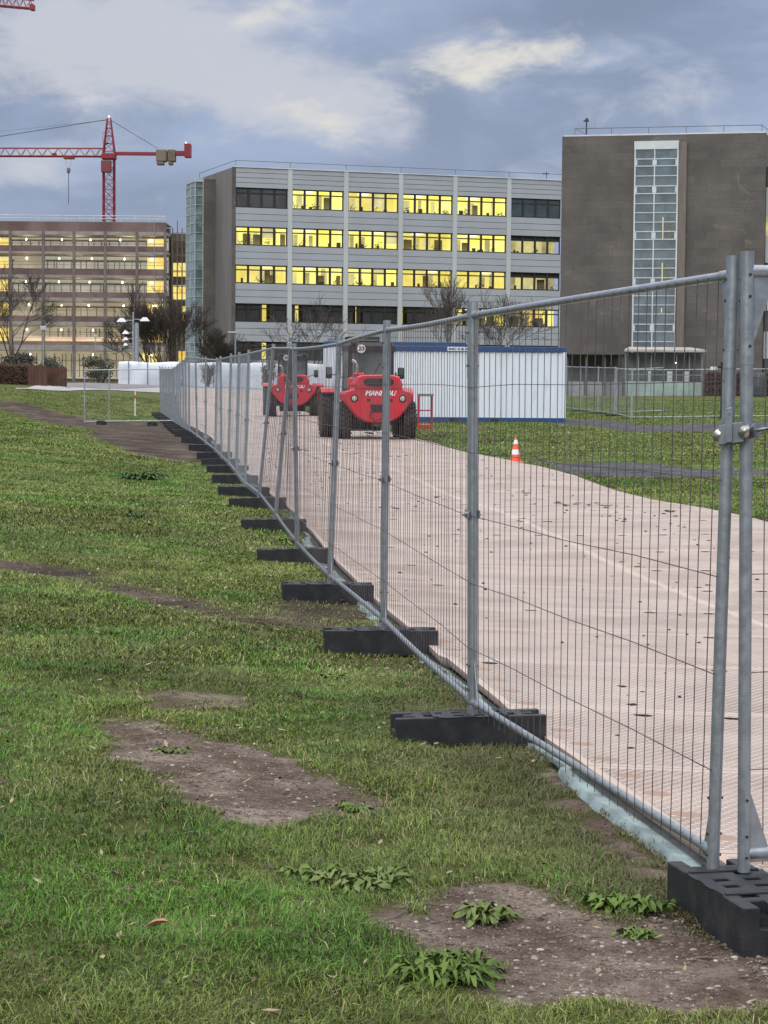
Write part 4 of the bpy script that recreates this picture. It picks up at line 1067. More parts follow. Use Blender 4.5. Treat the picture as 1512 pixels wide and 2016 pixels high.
def signals():
    a = at(1420, 775, 87.4)
    t = thing('signal_post', (a.x, a.y, FX[1].z), 'black post with a dark lamp head at the joint of the far right fence', 'post', rz=.0001)
    MB().tube((0,0,-.1),(0,0,2.0),.03).build('pole', BLACKM, t); MB().bbox(-.16,.16,-.08,.08,1.98,2.12,.03).bbox(-.05,.14,-.08,.08,2.12,2.26,.03).build('lamp_head', BLACKM, t)
    for i, px in enumerate((1401.5, 1409)):
        q = at(px, 726, 87.3); MB().bbox(q.x-.055, q.x+.055, q.y-.03, q.y, q.z-.06, q.z+.08, .006)
        o = MB().bbox(q.x-.058, q.x+.058, q.y-.03, q.y, q.z-.05, q.z+.08, .006).build('notice_plate', WHITE, org=tuple(q))
        tag(o, ('left' if i == 0 else 'right')+' small white plate fixed to the top of the far fence beside the black post', 'sign plate')
signals()
def bollard(px, py, Y, h, r, m_, label, cat='pole', band=None, name='marker_pole'):
    a = at(px, py, Y); z = tz(a.x, a.y)
    t = thing(name, (a.x, a.y, z), label, cat, rz=.0001)
    MB().tube((0,0,0),(0,0,h), r, n=10).build('pole', m_, t)
    if band: MB().tube((0,0,h*band[0]),(0,0,h*band[1]), r*1.15, n=10).build('band', band[2], t)
    MB().tube((0,0,-.02),(0,0,.03), r*2.2, n=12).build('base', m_, t)
bollard(266, 800, 93, 1.05, .022, WHITE, 'thin white marker pole standing on the lawn behind the crossways panel', band=(.7,.85,RED))

# ------------------------------------------------------------------ paths behind the lawn
def sheet(name, front, back, m_, dz, n=24):
    mb = MB(); rows = []
    for (a, b) in zip(front, back):
        rows.append([(a[0]+(b[0]-a[0])*i/8, a[1]+(b[1]-a[1])*i/8) for i in range(9)])
    pts = []
    for r_ in rows: pts += r_
    z = terr([p[0] for p in pts], [p[1] for p in pts])+dz
    vs = [(p[0], p[1], zz) for p, zz in zip(pts, z)]
    fs = [(j*9+i, (j+1)*9+i, (j+1)*9+i+1, j*9+i+1) for j in range(len(rows)-1) for i in range(8)]
    o = mb.add(vs, fs).build(name, m_); o['kind'] = 'structure'; return o
def resamp(pts, n=26):
    d = np.r_[0, np.cumsum([math.dist(pts[i], pts[i+1]) for i in range(len(pts)-1)])]; q = np.linspace(0, d[-1], n)
    return list(zip(np.interp(q, d, [p[0] for p in pts]), np.interp(q, d, [p[1] for p in pts])))
PAVE = mat('pale_paving', (.33,.325,.32), (.26,.255,.25), .6, .8); ASPH = mat('grey_asphalt', (.13,.125,.13), (.18,.175,.175), .8, .85)
fe = [tuple(at(*q))[:2] for q in ((30,766,100),(80,768,103),(150,771.5,109),(313,775,118),(500,774,127.2),(650,778,130))]
bk = [tuple(at(*q))[:2] for q in ((34,764,102),(120,756,128),(200,757,150),(313,763,152),(500,763,153),(660,768,154))]
fe, bk = resamp(fe), resamp(bk)
sheet('footpath', fe, bk, PAVE, .03)
f2 = [(a[0]+(b[0]-a[0])*.34+.4, a[1]+(b[1]-a[1])*.30) for a, b in zip(fe, bk)]; b2 = [(a[0]+(b[0]-a[0])*.97, a[1]+(b[1]-a[1])*.97) for a, b in zip(fe, bk)]
sheet('pavement', f2[6:], b2[6:], ASPH, .036)

def tarp_wall():
    Y = 150; a = at(233, 768, Y); b = at(640, 770, 152); z0 = min(tz(a.x, a.y), tz(b.x, b.y))-.05; L = (b-a).length
    t = thing('covered_barrier', (a.x, a.y, z0), 'long low barrier wrapped in white tarpaulin at the far end of the road mats', 'barrier', rz=math.atan2(b.y-a.y, b.x-a.x))
    n = 150; H = 1.98; prof = [(0,.12),(-.02,.9),(-.05,1.45),(.0,1.80),(.12,1.95),(.45,H),(.8,1.9),(.95,1.5),(1.0,.12)]
    vs = []
    for i in range(n+1):
        x = L*i/n
        for j, (y, z) in enumerate(prof):
            f = .30*(float(vnoise(np.array([x+j*.22]), np.array([j*.5]), 1.6)[0])-.5)+.05*math.sin(x*5.5+j*.7)*(1 if j < 5 else .3)
            vs.append((x+.04*math.sin(z*4), y+f*(1 if 0 < j < 8 else .5), z+(.04*math.sin(x*2.1) if 3 <= j <= 6 else 0)))
    m_ = len(prof)
    fs = [(i*m_+j, (i+1)*m_+j, (i+1)*m_+j+1, i*m_+j+1) for i in range(n) for j in range(m_-1)]
    fs += [tuple(range(m_)), tuple(n*m_+j for j in range(m_-1, -1, -1))]
    MB().add(vs, fs).build('tarpaulin', TARP, t, angle=80)
    MB().box(-.1, L, -.1, 1.1, -.05, .13).build('base', BLACKM, t, smooth=False)
    for px in (253, 290, 357, 420):
        x = (px-233)*Y/F_PX; MB().path([(x, -.09, .1), (x+.01, -.12, .9), (x, -.13, 1.45), (x, -.08, 1.84), (x, .2, 2.04)], .028).build('strap', mat('strap_blue', (.06,.08,.16), None, 3, .7), t)
tarp_wall()

# ------------------------------------------------------------------ office building
def frame_thing(name, p, phi, label, cat):
    t = thing(name, (p.x, p.y, 0), label, cat, rz=phi); return t
class Fr:
    def __init__(s, p, phi):
        s.p = Vector((p.x, p.y, 0)); s.M = Matrix.Translation(s.p) @ Matrix.Rotation(phi, 4, 'Z'); s.I = s.M.inverted()
        s.n = (s.M.to_3x3() @ Vector((0, 1, 0)))
    def loc(s, px, py, off=0.0):
        p0 = s.p + s.n*off; q = on_plane(px, py, p0, s.n); return s.I @ q
def office():
    phi = math.atan(.346); c = at(463.5, 500, 200); F = Fr(c, phi)
    t = frame_thing('office_building', c, phi, 'long grey five-storey office block with rows of yellow lit windows', 'building')
    zz = lambda py: F.loc(463.5, py).z
    zr = zz(329); rows = [(zz(a), zz(b)) for a, b in ((368.5,407.5),(445.5,482),(521,557),(597,633),(672,708))]
    gz = .3
    bays = [0.0]+[F.loc(px, 500).x for px in (570.5,680.6,788.3,895,1001)]+[F.loc(1112, 500).x]
    Lx = bays[-1]
    MB().box(.02, Lx, 3.2, 14, gz, zr-.4).build('core', DARK, t, smooth=False)
    MB().box(.3, Lx, .3, 13.7, zr-.45, zr-.10).build('roof', mat('roof_grey', (.3,.31,.32), None, 1, .8), t, smooth=False)
    # cladding bands between the window rows: three boards each
    bands = [(zr, rows[0][0])]+[(rows[i][1], rows[i+1][0]) for i in range(4)]+[(rows[4][1], gz)]
    pw = .21
    mb = MB(); jb = MB()
    for k, (top, bot) in enumerate(bands):
        n = 3 if k else 4; hh = (top-bot)/n
        for i in range(6):
            xa, xb = bays[i]+(pw if i else .02), bays[i+1]-(pw if i < 5 else 0)
            for j in range(n): mb.box(xa, xb, 0.0, .12, bot+hh*j+.02, bot+hh*(j+1)-.02)
            jb.box(xa, xb, .05, .30, bot+.001, top-.001)
    mb.build('cladding', ALU, t, smooth=False); jb.build('cladding_joint', GROOVE, t, smooth=False)
    for i in range(1, 6):
        MB().box(bays[i]-pw, bays[i]+pw, -.06, .31, gz, zr).build('pilaster', PILA, t, smooth=False)
    MB().box(-.05, Lx, -.10, .22, zr+.003, zr+.10).build('cornice', mat('cornice_pale', (.62,.66,.70), None, 1, .5), t, smooth=False)
    # roof railing
    rl = MB(); hr = .62
    rl.tube((-.0, .05, zr+hr), (Lx-.2, .05, zr+hr), .028, n=6); rl.tube((0, .05, zr+hr), (0, 13.5, zr+hr), .028, n=6)
    for x in bays[:-1]: rl.tube((x+.01, .05, zr+.1), (x+.01, .05, zr+hr), .022, n=6)
    rl.tube((0,13.5,zr), (0,13.5,zr+hr), .022, n=6)
    rl.build('roof_railing', mat('railing_dark', (.12,.13,.15), None, 1, .5), t)
    # end wall
    MB().box(-.25, .0, .38, 14, gz, zr).build('end_wall', STONE_PALE, t, smooth=False)
    MB().box(-.28, .02, .0, .375, gz, zr+.02).build('corner_wall', STONE, t, smooth=False)
    rnd = random.Random(12)
    state = [['d','l','l','l','l','k'], ['l','l','l','l','l','p'], ['l','l','l','l','l','p'], ['s1','s2','s3','s4','h','o'], ['s1','k','k','k','k','k']]
    for r_ in range(5):
        top, bot = rows[r_]
        for i in range(6):
            xa, xb = bays[i]+(pw if i else .02), bays[i+1]-(pw if i < 5 else .45)
            st = state[r_][i]; W = xb-xa; H = top-bot; n = 4
            fr = MB(); e = .09; zt = top-H*.26
            fr.box(xa, xb, .16, .27, top-e, top); fr.box(xa, xb, .16, .27, bot, bot+e)
            for k in range(n+1):
                x = xa+W*k/n; a_, b_ = max(xa, x-.10), min(xb, x+.10); fr.box(a_, b_, .158, .272, bot, top)
            fr.box(xa, xb, .162, .268, zt-.06, zt+.05)
            o = fr.build('window', FRAME, t, smooth=False)
            if st == 'k' or st == 'd':
                MB().box(xa, xb, .21, .23, bot, top).build('pane', GLASS if st == 'k' else mat('dim_glass', (.085,.085,.09), (.05,.05,.055), .5, .15, spec=.7), o, smooth=False)
                continue
            mats_ = [LIT if rnd.random() < .6 else LITB, LITPALE, LITHOT, DARK, LITDIM, LITORANGE]; pm = MB(); D = 1.5
            segs = {'l': [(0,1,0)], 'p': [(0,.22,4),(.22,.5,1),(.5,.74,1),(.74,1,4)], 's1': [(0,.52,3),(.52,.68,0),(.68,1,3)], 's2': [(0,.08,3),(.08,.22,0),(.22,1,3)],
                    's3': [(0,.12,3),(.12,.19,0),(.19,.26,3),(.26,.32,0),(.32,1,3)], 's4': [(0,.02,3),(.02,.12,0),(.12,1,3)], 'h': [(0,.23,0),(.23,.44,3),(.44,1,0)],
                    'o': [(0,.18,1),(.18,.5,4),(.5,.72,5),(.72,1,0)]}[st]
            for (u0, u1, mi) in segs:
                pm.mi = mi; yy = D if mi != 3 else .24; pm.box(xa+W*u0, xb-W*(1-u1), yy, yy+.02, bot, top)
            if st in ('l', 'h'):
                pm.mi = 0; pm.box(xa+.02, xb-.02, .30, D, bot-.01, bot+.0); pm.box(xa+.02, xb-.02, .30, D, top, top+.01)
                pm.box(xa, xa+.02, .30, D, bot, top); pm.box(xb-.02, xb, .30, D, bot, top)
                pm.mi = 1; u = rnd.choice((.06, .30, .52)); pm.box(xa+W*u, xa+W*(u+rnd.uniform(.10, .18)), D-.03, D-.01, bot, top-H*.28)
                for _p in range(rnd.randint(1, 3)): u = rnd.uniform(.05, .85); pm.mi = rnd.choice((1, 4, 1)); pm.box(xa+W*u, xa+W*(u+rnd.uniform(.04, .11)), D-.06-.03*_p, D-.035-.03*_p, bot, top-H*rnd.uniform(.0, .35))
                if rnd.random() < .35: pm.mi = 1; u = rnd.choice((0, .25, .5, .75)); pm.box(xa+W*u+.1, xa+W*(u+.25)-.1, .30, .32, top-H*rnd.uniform(.3, .75), top-.08)
                if rnd.random() < .5: pm.mi = 4; u = rnd.choice((.05, .3, .55)); pm.box(xa+W*u, xa+W*(u+.12), D-.2, D-.16, bot, top-H*.3)
                pm.mi = 2; u = .27 if rnd.random() < .8 else .55; pm.box(xa+W*u, xa+W*(u+.19), .7, 1.3, top-.16, top-.07)
            if st == 'p':
                pm.mi = 3; pm.box(xa+.02, xb-.02, .30, .34, zt+.03, top-.05)
            pm.build('pane', mats_, o, smooth=False)
            if st in ('l', 'p', 'h', 'o'):
                FM = [mat('furniture_dark', (.05,.045,.03), None, 1, .7), mat('indoor_plant', (.06,.12,.03), None, 1, .7), mat('cabinet_brown', (.22,.19,.10), None, 1, .7)]
                for _ in range(rnd.randint(4, 7)):
                    x = xa+.2+rnd.random()*(W-.6); y = rnd.uniform(.4, .9); kind = rnd.random(); fu = MB()
                    if kind < .35:
                        w_ = rnd.uniform(.15, .4); fu.box(x, x+w_, y, y+.1, bot+.05, bot+rnd.uniform(.25, .55)); fu.box(x+w_*.4, x+w_*.6, y, y+.05, bot, bot+.2); fu.build('monitor', FM[0], o, smooth=False)
                    elif kind < .5: fu.box(x, x+rnd.uniform(.5, .9), y+.3, y+.34, bot, bot+H*rnd.uniform(.5, .72)).build('cabinet', FM[2], o, smooth=False)
                    else:
                        for _q in range(rnd.randint(10, 26)):
                            cx, cz = x+rnd.gauss(0, .18), bot+.12+abs(rnd.gauss(0, .24)); s_ = rnd.uniform(.03, .085)
                            fu.add([(cx-s_, y, cz), (cx, y+.03, cz-s_*.6), (cx+s_, y, cz+s_*.3), (cx, y-.03, cz+s_)], [(0,1,2,3)])
                        fu.build('plant', FM[1], o, smooth=False)
    # antenna on the roof
    x = Lx-1.6; MB().tube((x, 1, zr), (x, 1, zr+.95), .03, n=6).box(x-.4, x+.25, .95, 1.05, zr+.66, zr+.78).build('antenna', BLACKM, t)
    # glazed stair tower at the end
    y0 = 6.4; zt = F.loc(400, 352, y0).z; xg0, xg1, xs1 = -2.22, -1.38, -.26
    sp = MB().box(xg1, xs1, y0, y0+6, gz, zt).build('stair_tower_wall', STONE, t, smooth=False)
    MB().box(xg0+.05, xg1-.01, y0+.08, y0+3.4, gz, zt-.35).build('stair_tower_glass', mat('stair_glass', (.22,.285,.285), (.10,.13,.135), .9, .12, spec=.8), t, smooth=False)
    fw = MB(); fw.box(xg0-.02, xg1+.0, y0-.02, y0+3.5, zt-.30, zt+.04)
    for x in (xg0, xg1-.08): fw.box(x, x+.07, y0, y0+.085, gz, zt-.30)
    for yy in (y0+1.7, y0+3.4): fw.box(xg0-.01, xg0+.06, yy, yy+.09, gz, zt-.30)
    z = gz+.8
    while z < zt-.6: fw.box(xg0, xg1, y0+.004, y0+.07, z, z+.05); fw.box(xg0-.01, xg0+.06, y0+.1, y0+3.4, z, z+.05); z += .86
    fw.build('stair_tower_frame', mat('pale_green_frame', (.42,.50,.50), (.36,.43,.43), 1, .4), t, smooth=False)
    return F, t
office()

# ------------------------------------------------------------------ brown stone building on the right
def stone_block():
    phi = -math.atan(.25); c = at(1104, 500, 172.0); F = Fr(c, phi)
    t = frame_thing('stone_building', c, phi, 'tall windowless brown stone building with a narrow glazed stairwell, at the right', 'building')
    zt = F.loc(1107, 269).z; xr = F.loc(1504, 500).x; gz = .2
    x0, x1 = F.loc(1247.5, 500).x, F.loc(1334, 500).x
    MB().box(0, x0, 0, 13, gz, zt).build('wall', STONE, t, smooth=False)
    MB().box(x1+.55, xr, 0, 13, gz, zt).build('wall', STONE, t, smooth=False)
    MB().box(x0, x1+.55, .9, 12.9, gz, zt-.004).build('wall', STONE, t, smooth=False)
    MB().box(x0, x1+.55, 0, .9, zt-.75, zt-.002).build('wall', STONE, t, smooth=False)
    MB().box(x1+.02, x1+.62, -.32, .9, gz, zt-.62).build('rib', mat('stone_rib', (.19,.16,.145), (.15,.125,.11), 2, .8, stretch=(4,4,.3)), t, smooth=False)
    MB().box(.1, xr-.1, .1, 12.8, zt+.003, zt+.12).build('roof_edge', mat('cornice_pale', (.62,.66,.70)), t, smooth=False)
    Z = lambda q: F.loc(1290, q/3.5+220).z
    ztop = Z(205)
    yf = -.42
    fr = MB(); e = .11
    fr.box(x0-.02, x1+.0, yf-.03, .88, Z(262), ztop)
    xm = x0+(x1-x0)*.46
    for (a, b) in ((x0, x0+e), (x1-e, x1)): fr.box(a, b, yf, .87, gz, Z(262))
    fr.box(xm-.045, xm+.045, yf+.005, yf+.10, gz, Z(262))
    thick = [(325,380),(512,570),(825,885),(1143,1200),(1462,1520),(1770,1830)]
    for (a, b) in thick:
        za, zb = Z(a), Z(b)
        fr.box(x0+e, x1-e, yf+.002, yf+.09, za-.07, za); fr.box(x0+e, x1-e, yf+.002, yf+.09, zb, zb+.07)
        for xx in (x0+e, xm-.16, xm+.04, x1-e-.12): fr.box(xx, xx+.12, yf+.003, yf+.088, zb+.1, za-.1)
    for q in (445,635,698,763,950,1017,1080,1270,1333,1395,1585,1650,1710): fr.box(x0+e, x1-e, yf+.004, yf+.08, Z(q)-.03, Z(q)+.03)
    o = fr.build('stairwell_frame', FRAMEW, t, smooth=False)
    MB().box(x0+e, x1-e, yf+.06, yf+.075, gz, Z(262)).build('pane', mat('blue_grey_glass', (.13,.19,.23), (.075,.11,.14), .8, .1, spec=.9), o, smooth=False)
    for q0, q1 in ((730,880),(1045,1190),(1355,1385)):
        xx = x0+(x1-x0)*(.66); MB().box(xx, xx+.07, yf+.03, yf+.055, Z(q1), Z(q0)).build('strip_light', LITPALE, o, smooth=False)
        xx = x0+(x1-x0)*(.76); MB().box(xx, xx+.5, yf+.04, yf+.056, Z(q1), Z(q0)).build('lit_landing', mat('landing_dim', (.16,.17,.15), (.10,.12,.11), 3, .4), o, smooth=False)
    rl = MB(); hr = .62; xa, xb = .95, xr-.35
    rl.tube((xa, .2, zt+hr), (xb, .2, zt+hr), .03, n=6)
    for k in range(6): x = xa+(xb-xa)*k/5; rl.tube((x, .2, zt), (x, .2, zt+hr), .025, n=6)
    rl.tube((xa, .2, zt+hr), (xa+1.1, 3.5, zt+.15), .025, n=6); rl.tube((xb, .2, zt+hr), (xb+.6, 3.5, zt+.3), .025, n=6)
    rl.build('roof_railing', mat('railing_dark', (.12,.13,.15)), t)
    x = 1.85; MB().tube((x, .3, zt), (x, .3, zt+1.3), .05, n=8).box(x-.22, x+.18, .2, .4, zt+1.15, zt+1.27).box(x-.08, x+.12, .2, .4, zt+1.27, zt+1.42).build('antenna', BLACKM, t)
    for px in (1168, 1302): x = F.loc(px, 260).x; MB().tube((x, .6, zt), (x, .6, zt+2.1), .012, n=5).build('lightning_rod', mat('rod_grey', (.3,.32,.35), None, 1, .5), t)
    # wing that continues to the right
    for k in range(5):
        zb = gz+k*3.7; MB().box(xr+.02, xr+24, 1.0, 12, zb, zb+2.1).build('wing_band', PILA, t, smooth=False)
        MB().box(xr+.02, xr+24, 1.15, 12, zb+2.101, zb+3.699).build('wing_window', GLASS if k != 3 else LITDIM, t, smooth=False)
    return F
SB = stone_block()
def pavilion():
    c = at(1231, 778, 160); F = Fr(c, -.05); gz = tz(c.x, c.y)-.05
    t = frame_thing('glass_pavilion', c, -.05, 'low glass entrance pavilion with a flat white roof in front of the stairwell', 'pavilion')
    x1 = F.loc(1382, 740).x; zt = F.loc(1231, 688).z
    MB().add([(-.15,-.6,zt),(x1+.25,-.6,zt),(x1-.6,3,zt+.25),(.4,3,zt+.25),(-.15,-.6,zt-.16),(x1+.25,-.6,zt-.16),(x1-.6,3,zt-.12),(.4,3,zt-.12)], [(0,1,2,3),(4,5,6,7),(0,1,5,4),(1,2,6,5),(2,3,7,6),(3,0,4,7)]).build('roof', mat('pavilion_roof_beige', (.42,.40,.38), (.34,.32,.30), 1, .7), t, smooth=False)
    fr = MB()
    for k in range(7): x = x1*k/6; fr.box(x-.035, x+.035, 0, .07, gz, zt-.17)
    fr.box(0, x1, .01, .06, gz+1.6, gz+1.66)
    fr.build('frame', mat('frame_grey', (.25,.28,.28), None, 1, .5), t, smooth=False)
    MB().box(.03, x1-.03, .02, .04, gz+.02, gz+1.15).build('frosted_glass', mat('frosted_green_glass', (.36,.47,.43), (.25,.34,.32), .7, .35), t, smooth=False)
    MB().box(.03, x1-.03, .8, .82, gz+1.0, zt-.2).build('glass_wall', mat('pavilion_glass', (.14,.15,.145), (.08,.09,.09), .9, .15), t, smooth=False)
    for k, (a, b) in enumerate(((.55,.62),(.78,.84),(.30,.34))): MB().box(x1*a, x1*b, .5, .6, gz+.1, gz+1.9).build('door_frame', FRAMEW, t, smooth=False)
    MB().lathe([(.02,-.03),(.05,0),(.02,.03)], Matrix.Translation((x1*.66, .3, zt-.95)), 8).build('lamp', LAMPG, t)
    c2 = at(1112, 776, 163); F2 = Fr(c2, -.03); g2 = tz(c2.x, c2.y)-.05; L = F2.loc(1229, 740).x; z2 = F2.loc(1150, 694).z
    t = frame_thing('bicycle_shelter', c2, -.03, 'flat-roofed grey shelter between the white container and the glass pavilion', 'shelter')
    MB().box(-1, L, -.4, 3, z2-.14, z2).build('roof', mat('shelter_roof', (.10,.10,.095), None, 1, .8), t, smooth=False)
    for x in (.1, L*.34, L*.66, L-.15): MB().box(x, x+.12, 0, .12, g2, z2-.14).build('post', mat('shelter_post', (.12,.12,.12), None, 1, .6), t, smooth=False)
    MB().box(-1, L, 2.6, 2.8, g2, z2-.15).build('back_wall', mat('shelter_wall', (.17,.165,.155), (.13,.125,.12), 1, .8), t, smooth=False)
    for k in range(3): MB().box(L*k/3+.05, L*(k+1)/3-.05, .2, .24, g2+.05, g2+1.15).build('panel', mat('shelter_panel', (.30,.32,.31), (.24,.25,.25), 1, .5), t, smooth=False)
    MB().box(-2, L+.1, -1.6, -.1, g2-.1, g2+.10).build('kerb', CONC, t, smooth=False)
pavilion()

# ------------------------------------------------------------------ building under construction, left
def shell():
    c = at(-170, 500, 300); F = Fr(c, .0008)
    t = frame_thing('brick_building', c, .0008, 'brick building being gutted, open lit floors between red brick bands, at the left', 'building')
    Z = lambda py: F.loc(100, py).z; Xl = lambda px: F.loc(px, 550).x
    xr = Xl(327); gz = .2
    lv = [(436,455,462,483),(483,495,499.5,528),(528,541,546,574),(574,585.5,592,621.5),(621.5,633,641,672)]
    br = MB(); cb = MB(); 
    for (a, b, c_, d) in lv:
        MB().box(0, xr, 0, .4, Z(b), Z(a)-.02).build('brick_band', BRICK, t, smooth=False)
        MB().box(0, xr, -.04, .5, Z(c_), Z(b)).build('concrete_beam', CONC, t, smooth=False)
        MB().box(0, xr, .5, 7.4, Z(c_)+.15, Z(c_)+.5).build('floor_slab', CONC, t, smooth=False)
    MB().box(0, xr, -.04, .5, Z(690), Z(679)).build('concrete_beam', CONC, t, smooth=False)
    MB().box(0, xr, -.02, .3, Z(679.5), Z(672)).build('brick_band', mat('ground_band', (.24,.18,.14), (.17,.13,.11), .5, .9), t, smooth=False)
    cols = [-105,-42,20.5,85,145.5,207,269.5,325]
    ztop = Z(455)
    for px in cols: x = Xl(px); MB().box(x-.19, x+.19, -.10, .36, gz, ztop).build('column', mat('column_brown_grey', (.19,.165,.155), (.13,.11,.105), .6, .85), t, smooth=False)
    # drainpipe
    x = Xl(304); MB().tube((x, -.2, Z(730)), (x, -.2, Z(430)), .05, n=6).build('downpipe', mat('pipe_grey', (.3,.3,.3), None, 1, .5), t)
    rnd = random.Random(3)
    ops = [(462,483),(499.5,528),(546,574),(592,621.5),(641,672),(690,742)]
    for r_, (a, b) in enumerate(ops):
        MB().box(-2, xr-.3, 6.4, 6.5, Z(b)-.2, Z(a)+.3).build('back_wall', LITSITE if r_ < 3 else GLOWSITEW, t, smooth=False)  # walls emit by themselves, painted stand-in for lamp-lit surfaces
        MB().box(0, xr-.3, .55, 6.3, Z(a)+.0, Z(a)+.12).build('ceiling', mat('ceiling_tan', (.32,.26,.15), (.24,.20,.12), .4, .9), t, smooth=False)
        # openings seen in the back wall, uneven
        x = 0; k = 0
        bars = MB(); 
        while x < xr-1:
            x += rnd.uniform(.35, 1.5); bars.box(x, x+rnd.uniform(.04, .12), 6.2, 6.35, Z(b), Z(a+(b-a)*(.35 if r_ < 4 else .1)))
        hz = Z(a+(b-a)*.36); bars.box(0, xr-.4, 5.9, 6.3, hz, hz+.22 if r_ < 4 else hz+.05)
        for q in range(2): zq = Z(b-(b-a)*rnd.uniform(.12, .5)); bars.box(0, xr-.4, .45, .48, zq, zq+.05)
        bars.build('back_wall_posts', mat('site_posts', (.22,.18,.13), (.15,.13,.10), .4, .8), t, smooth=False)
        for i in range(len(cols)-1):
            x = (Xl(cols[i])+Xl(cols[i+1]))/2 + rnd.uniform(-.5, .3); z = Z(a+7.5)
            big = i == 6
            s_ = .10 if not big else .28
            if r_ == 5 and i in (3, 5): continue
            MB().lathe([(.03, .16), (s_, .0), (s_*.8, -.09), (.05, -.12)], Matrix.Translation((x, 2.2, z)), 10).build('ceiling_lamp', LAMPG, t)
        if r_ < 5:
            MB().box(Xl(285), Xl(324), 3.0, 3.1, Z(b), Z(a+4)).build('lit_room', LITYEL, t, smooth=False)
            MB().box(Xl(-20), Xl(9.5), 3.0, 3.1, Z(b), Z(a+5)).build('lit_room', LITYEL, t, smooth=False)
            if r_ in (1, 3, 4): MB().box(Xl(22), Xl(84), 2.4, 2.45, Z(b), Z(a+3)).build('dust_sheet', GLOWSITEW, t, smooth=False)  # sheet is no lamp, its glow is painted in as emission
        else: MB().box(Xl(276), Xl(304), 3.0, 3.1, Z(b), Z(a+4)).build('lit_room', LITYEL, t, smooth=False)
    for r_, (a, b) in enumerate(ops):
        for px in (50, 145, 250):
            q = F.M @ Vector((Xl(px), 2.6, Z(b-(b-a)*.25))); ld = bpy.data.lights.new('work_lamp', 'POINT'); ld.energy = 170; ld.color = (1, .90, .70); ld.shadow_soft_size = .6
            lo_ = bpy.data.objects.new('work_lamp', ld); COL.objects.link(lo_); lo_.location = q
    MB().box(Xl(50), Xl(205), .6, .8, Z(671), Z(663)).build('lit_strip', LITPINK, t, smooth=False)
    MB().box(Xl(210), Xl(262), .6, .8, Z(671), Z(664)).build('lit_strip', LITPINK, t, smooth=False)
    MB().box(-3, 0, 0, 9, gz, Z(436)).build('end_wall', CONC, t, smooth=False)
    MB().box(-2, xr-.2, 7.5, 9, gz, Z(440)).build('rear_wall', CONC, t, smooth=False)
    MB().box(-2, xr-.1, .05, 8.9, Z(437), Z(436)+.05).build('roof', mat('roof_grey', (.3,.31,.32)), t, smooth=False)
    rl = MB(); zt = Z(436)
    for dz in (.85, .45): rl.tube((0, .2, zt+dz), (xr, .2, zt+dz), .05, n=5)
    x = 0
    while x < xr: rl.tube((x, .2, zt), (x, .2, zt+.85), .03, n=5); x += 1.9
    rl.build('roof_railing', mat('railing_pale', (.60,.62,.65), None, 1, .5), t)
    # recessed part between this building and the office
    xa, xb = Xl(331), Xl(372)
    MB().box(xa-.2, xb, 6, 10, gz, Z(452)).build('link_wall', mat('link_brown', (.09,.075,.07), (.14,.12,.11), .5, .85), t, smooth=False)
    for (a, b) in ((511,538),(556,584)): MB().box(xa+.1, xb, 5.85, 5.95, Z(b), Z(a)).build('lit_window', LITYEL, t, smooth=False)
    for (a, b, p0, p1) in ((598,628,352,366),(688,712,344,362)): MB().box(Xl(p0), Xl(p1), 5.85, 5.95, Z(b), Z(a)).build('lit_window', LITORANGE, t, smooth=False)
    # scaffolding in the gap
    s = thing('scaffolding', (c.x, c.y, 0), 'steel scaffolding in the gap between the brick building and the office block', 'scaffolding', rz=.0008)
    x0, x1 = Xl(333), Xl(371); up = MB()
    for i in range(5): 
        x = x0+(x1-x0)*i/4
        for y in (4.4, 5.3): up.tube((x, y, gz), (x, y, Z(450)+(1.6 if i in (1, 4) else .6)), .045, n=5)
    up.build('uprights', mat('scaffold_steel', (.20,.19,.19), None, 1, .6), s)
    dk = MB(); lv2 = [452, 466, 480, 495, 511, 527, 541, 556, 572, 586, 602, 618, 634, 650, 666, 682]
    for i, q in enumerate(lv2):
        dk.tube((x0, 4.4, Z(q)), (x1, 4.4, Z(q)), .04, n=5)
        if i % 2: dk.box(x0, x1, 4.4, 5.3, Z(q)-.2, Z(q)-.12)
        if i % 3 == 0: dk.tube((x0, 4.4, Z(q)), (x0+(x1-x0)/2, 4.4, Z(q+30)), .035, n=5)
    dk.build('decks', mat('scaffold_deck', (.15,.12,.10), None, 1, .8), s)
shell()

# ------------------------------------------------------------------ cranes
def lattice(mb, A, B, w, h, nseg, r, rd, tri=True):
    A, B = Vector(A), Vector(B); d = (B-A).normalized()
    up = Vector((0, 0, 1)) if abs(d.z) < .9 else Vector((0, 1, 0)); sd = d.cross(up).normalized(); up = sd.cross(d).normalized()
    if tri: C = [sd*w/2, -sd*w/2, up*h]
    else: C = [sd*w/2+up*h/2, sd*w/2-up*h/2, -sd*w/2-up*h/2, -sd*w/2+up*h/2]
    for c in C: mb.tube(A+c, B+c, r, n=5)
    n = len(C)
    for i in range(nseg):
        p = lerp(A, B, i/nseg); q = lerp(A, B, (i+1)/nseg); m_ = (p+q)/2
        if tri:
            mb.tube(p+C[0], p+C[1], rd, n=4)
            for c in C[:2]: mb.tube(p+c, m_+C[2], rd, n=4); mb.tube(m_+C[2], q+c, rd, n=4)
            mb.tube(p+C[0], q+C[1], rd, n=4)
        else:
            for a in range(4):
                mb.tube(p+C[a], p+C[(a+1)%4], rd, n=4)
                mb.tube(p+C[a], q+C[(a+1)%4], rd, n=4); mb.tube(p+C[(a+1)%4], q+C[a], rd, n=4)
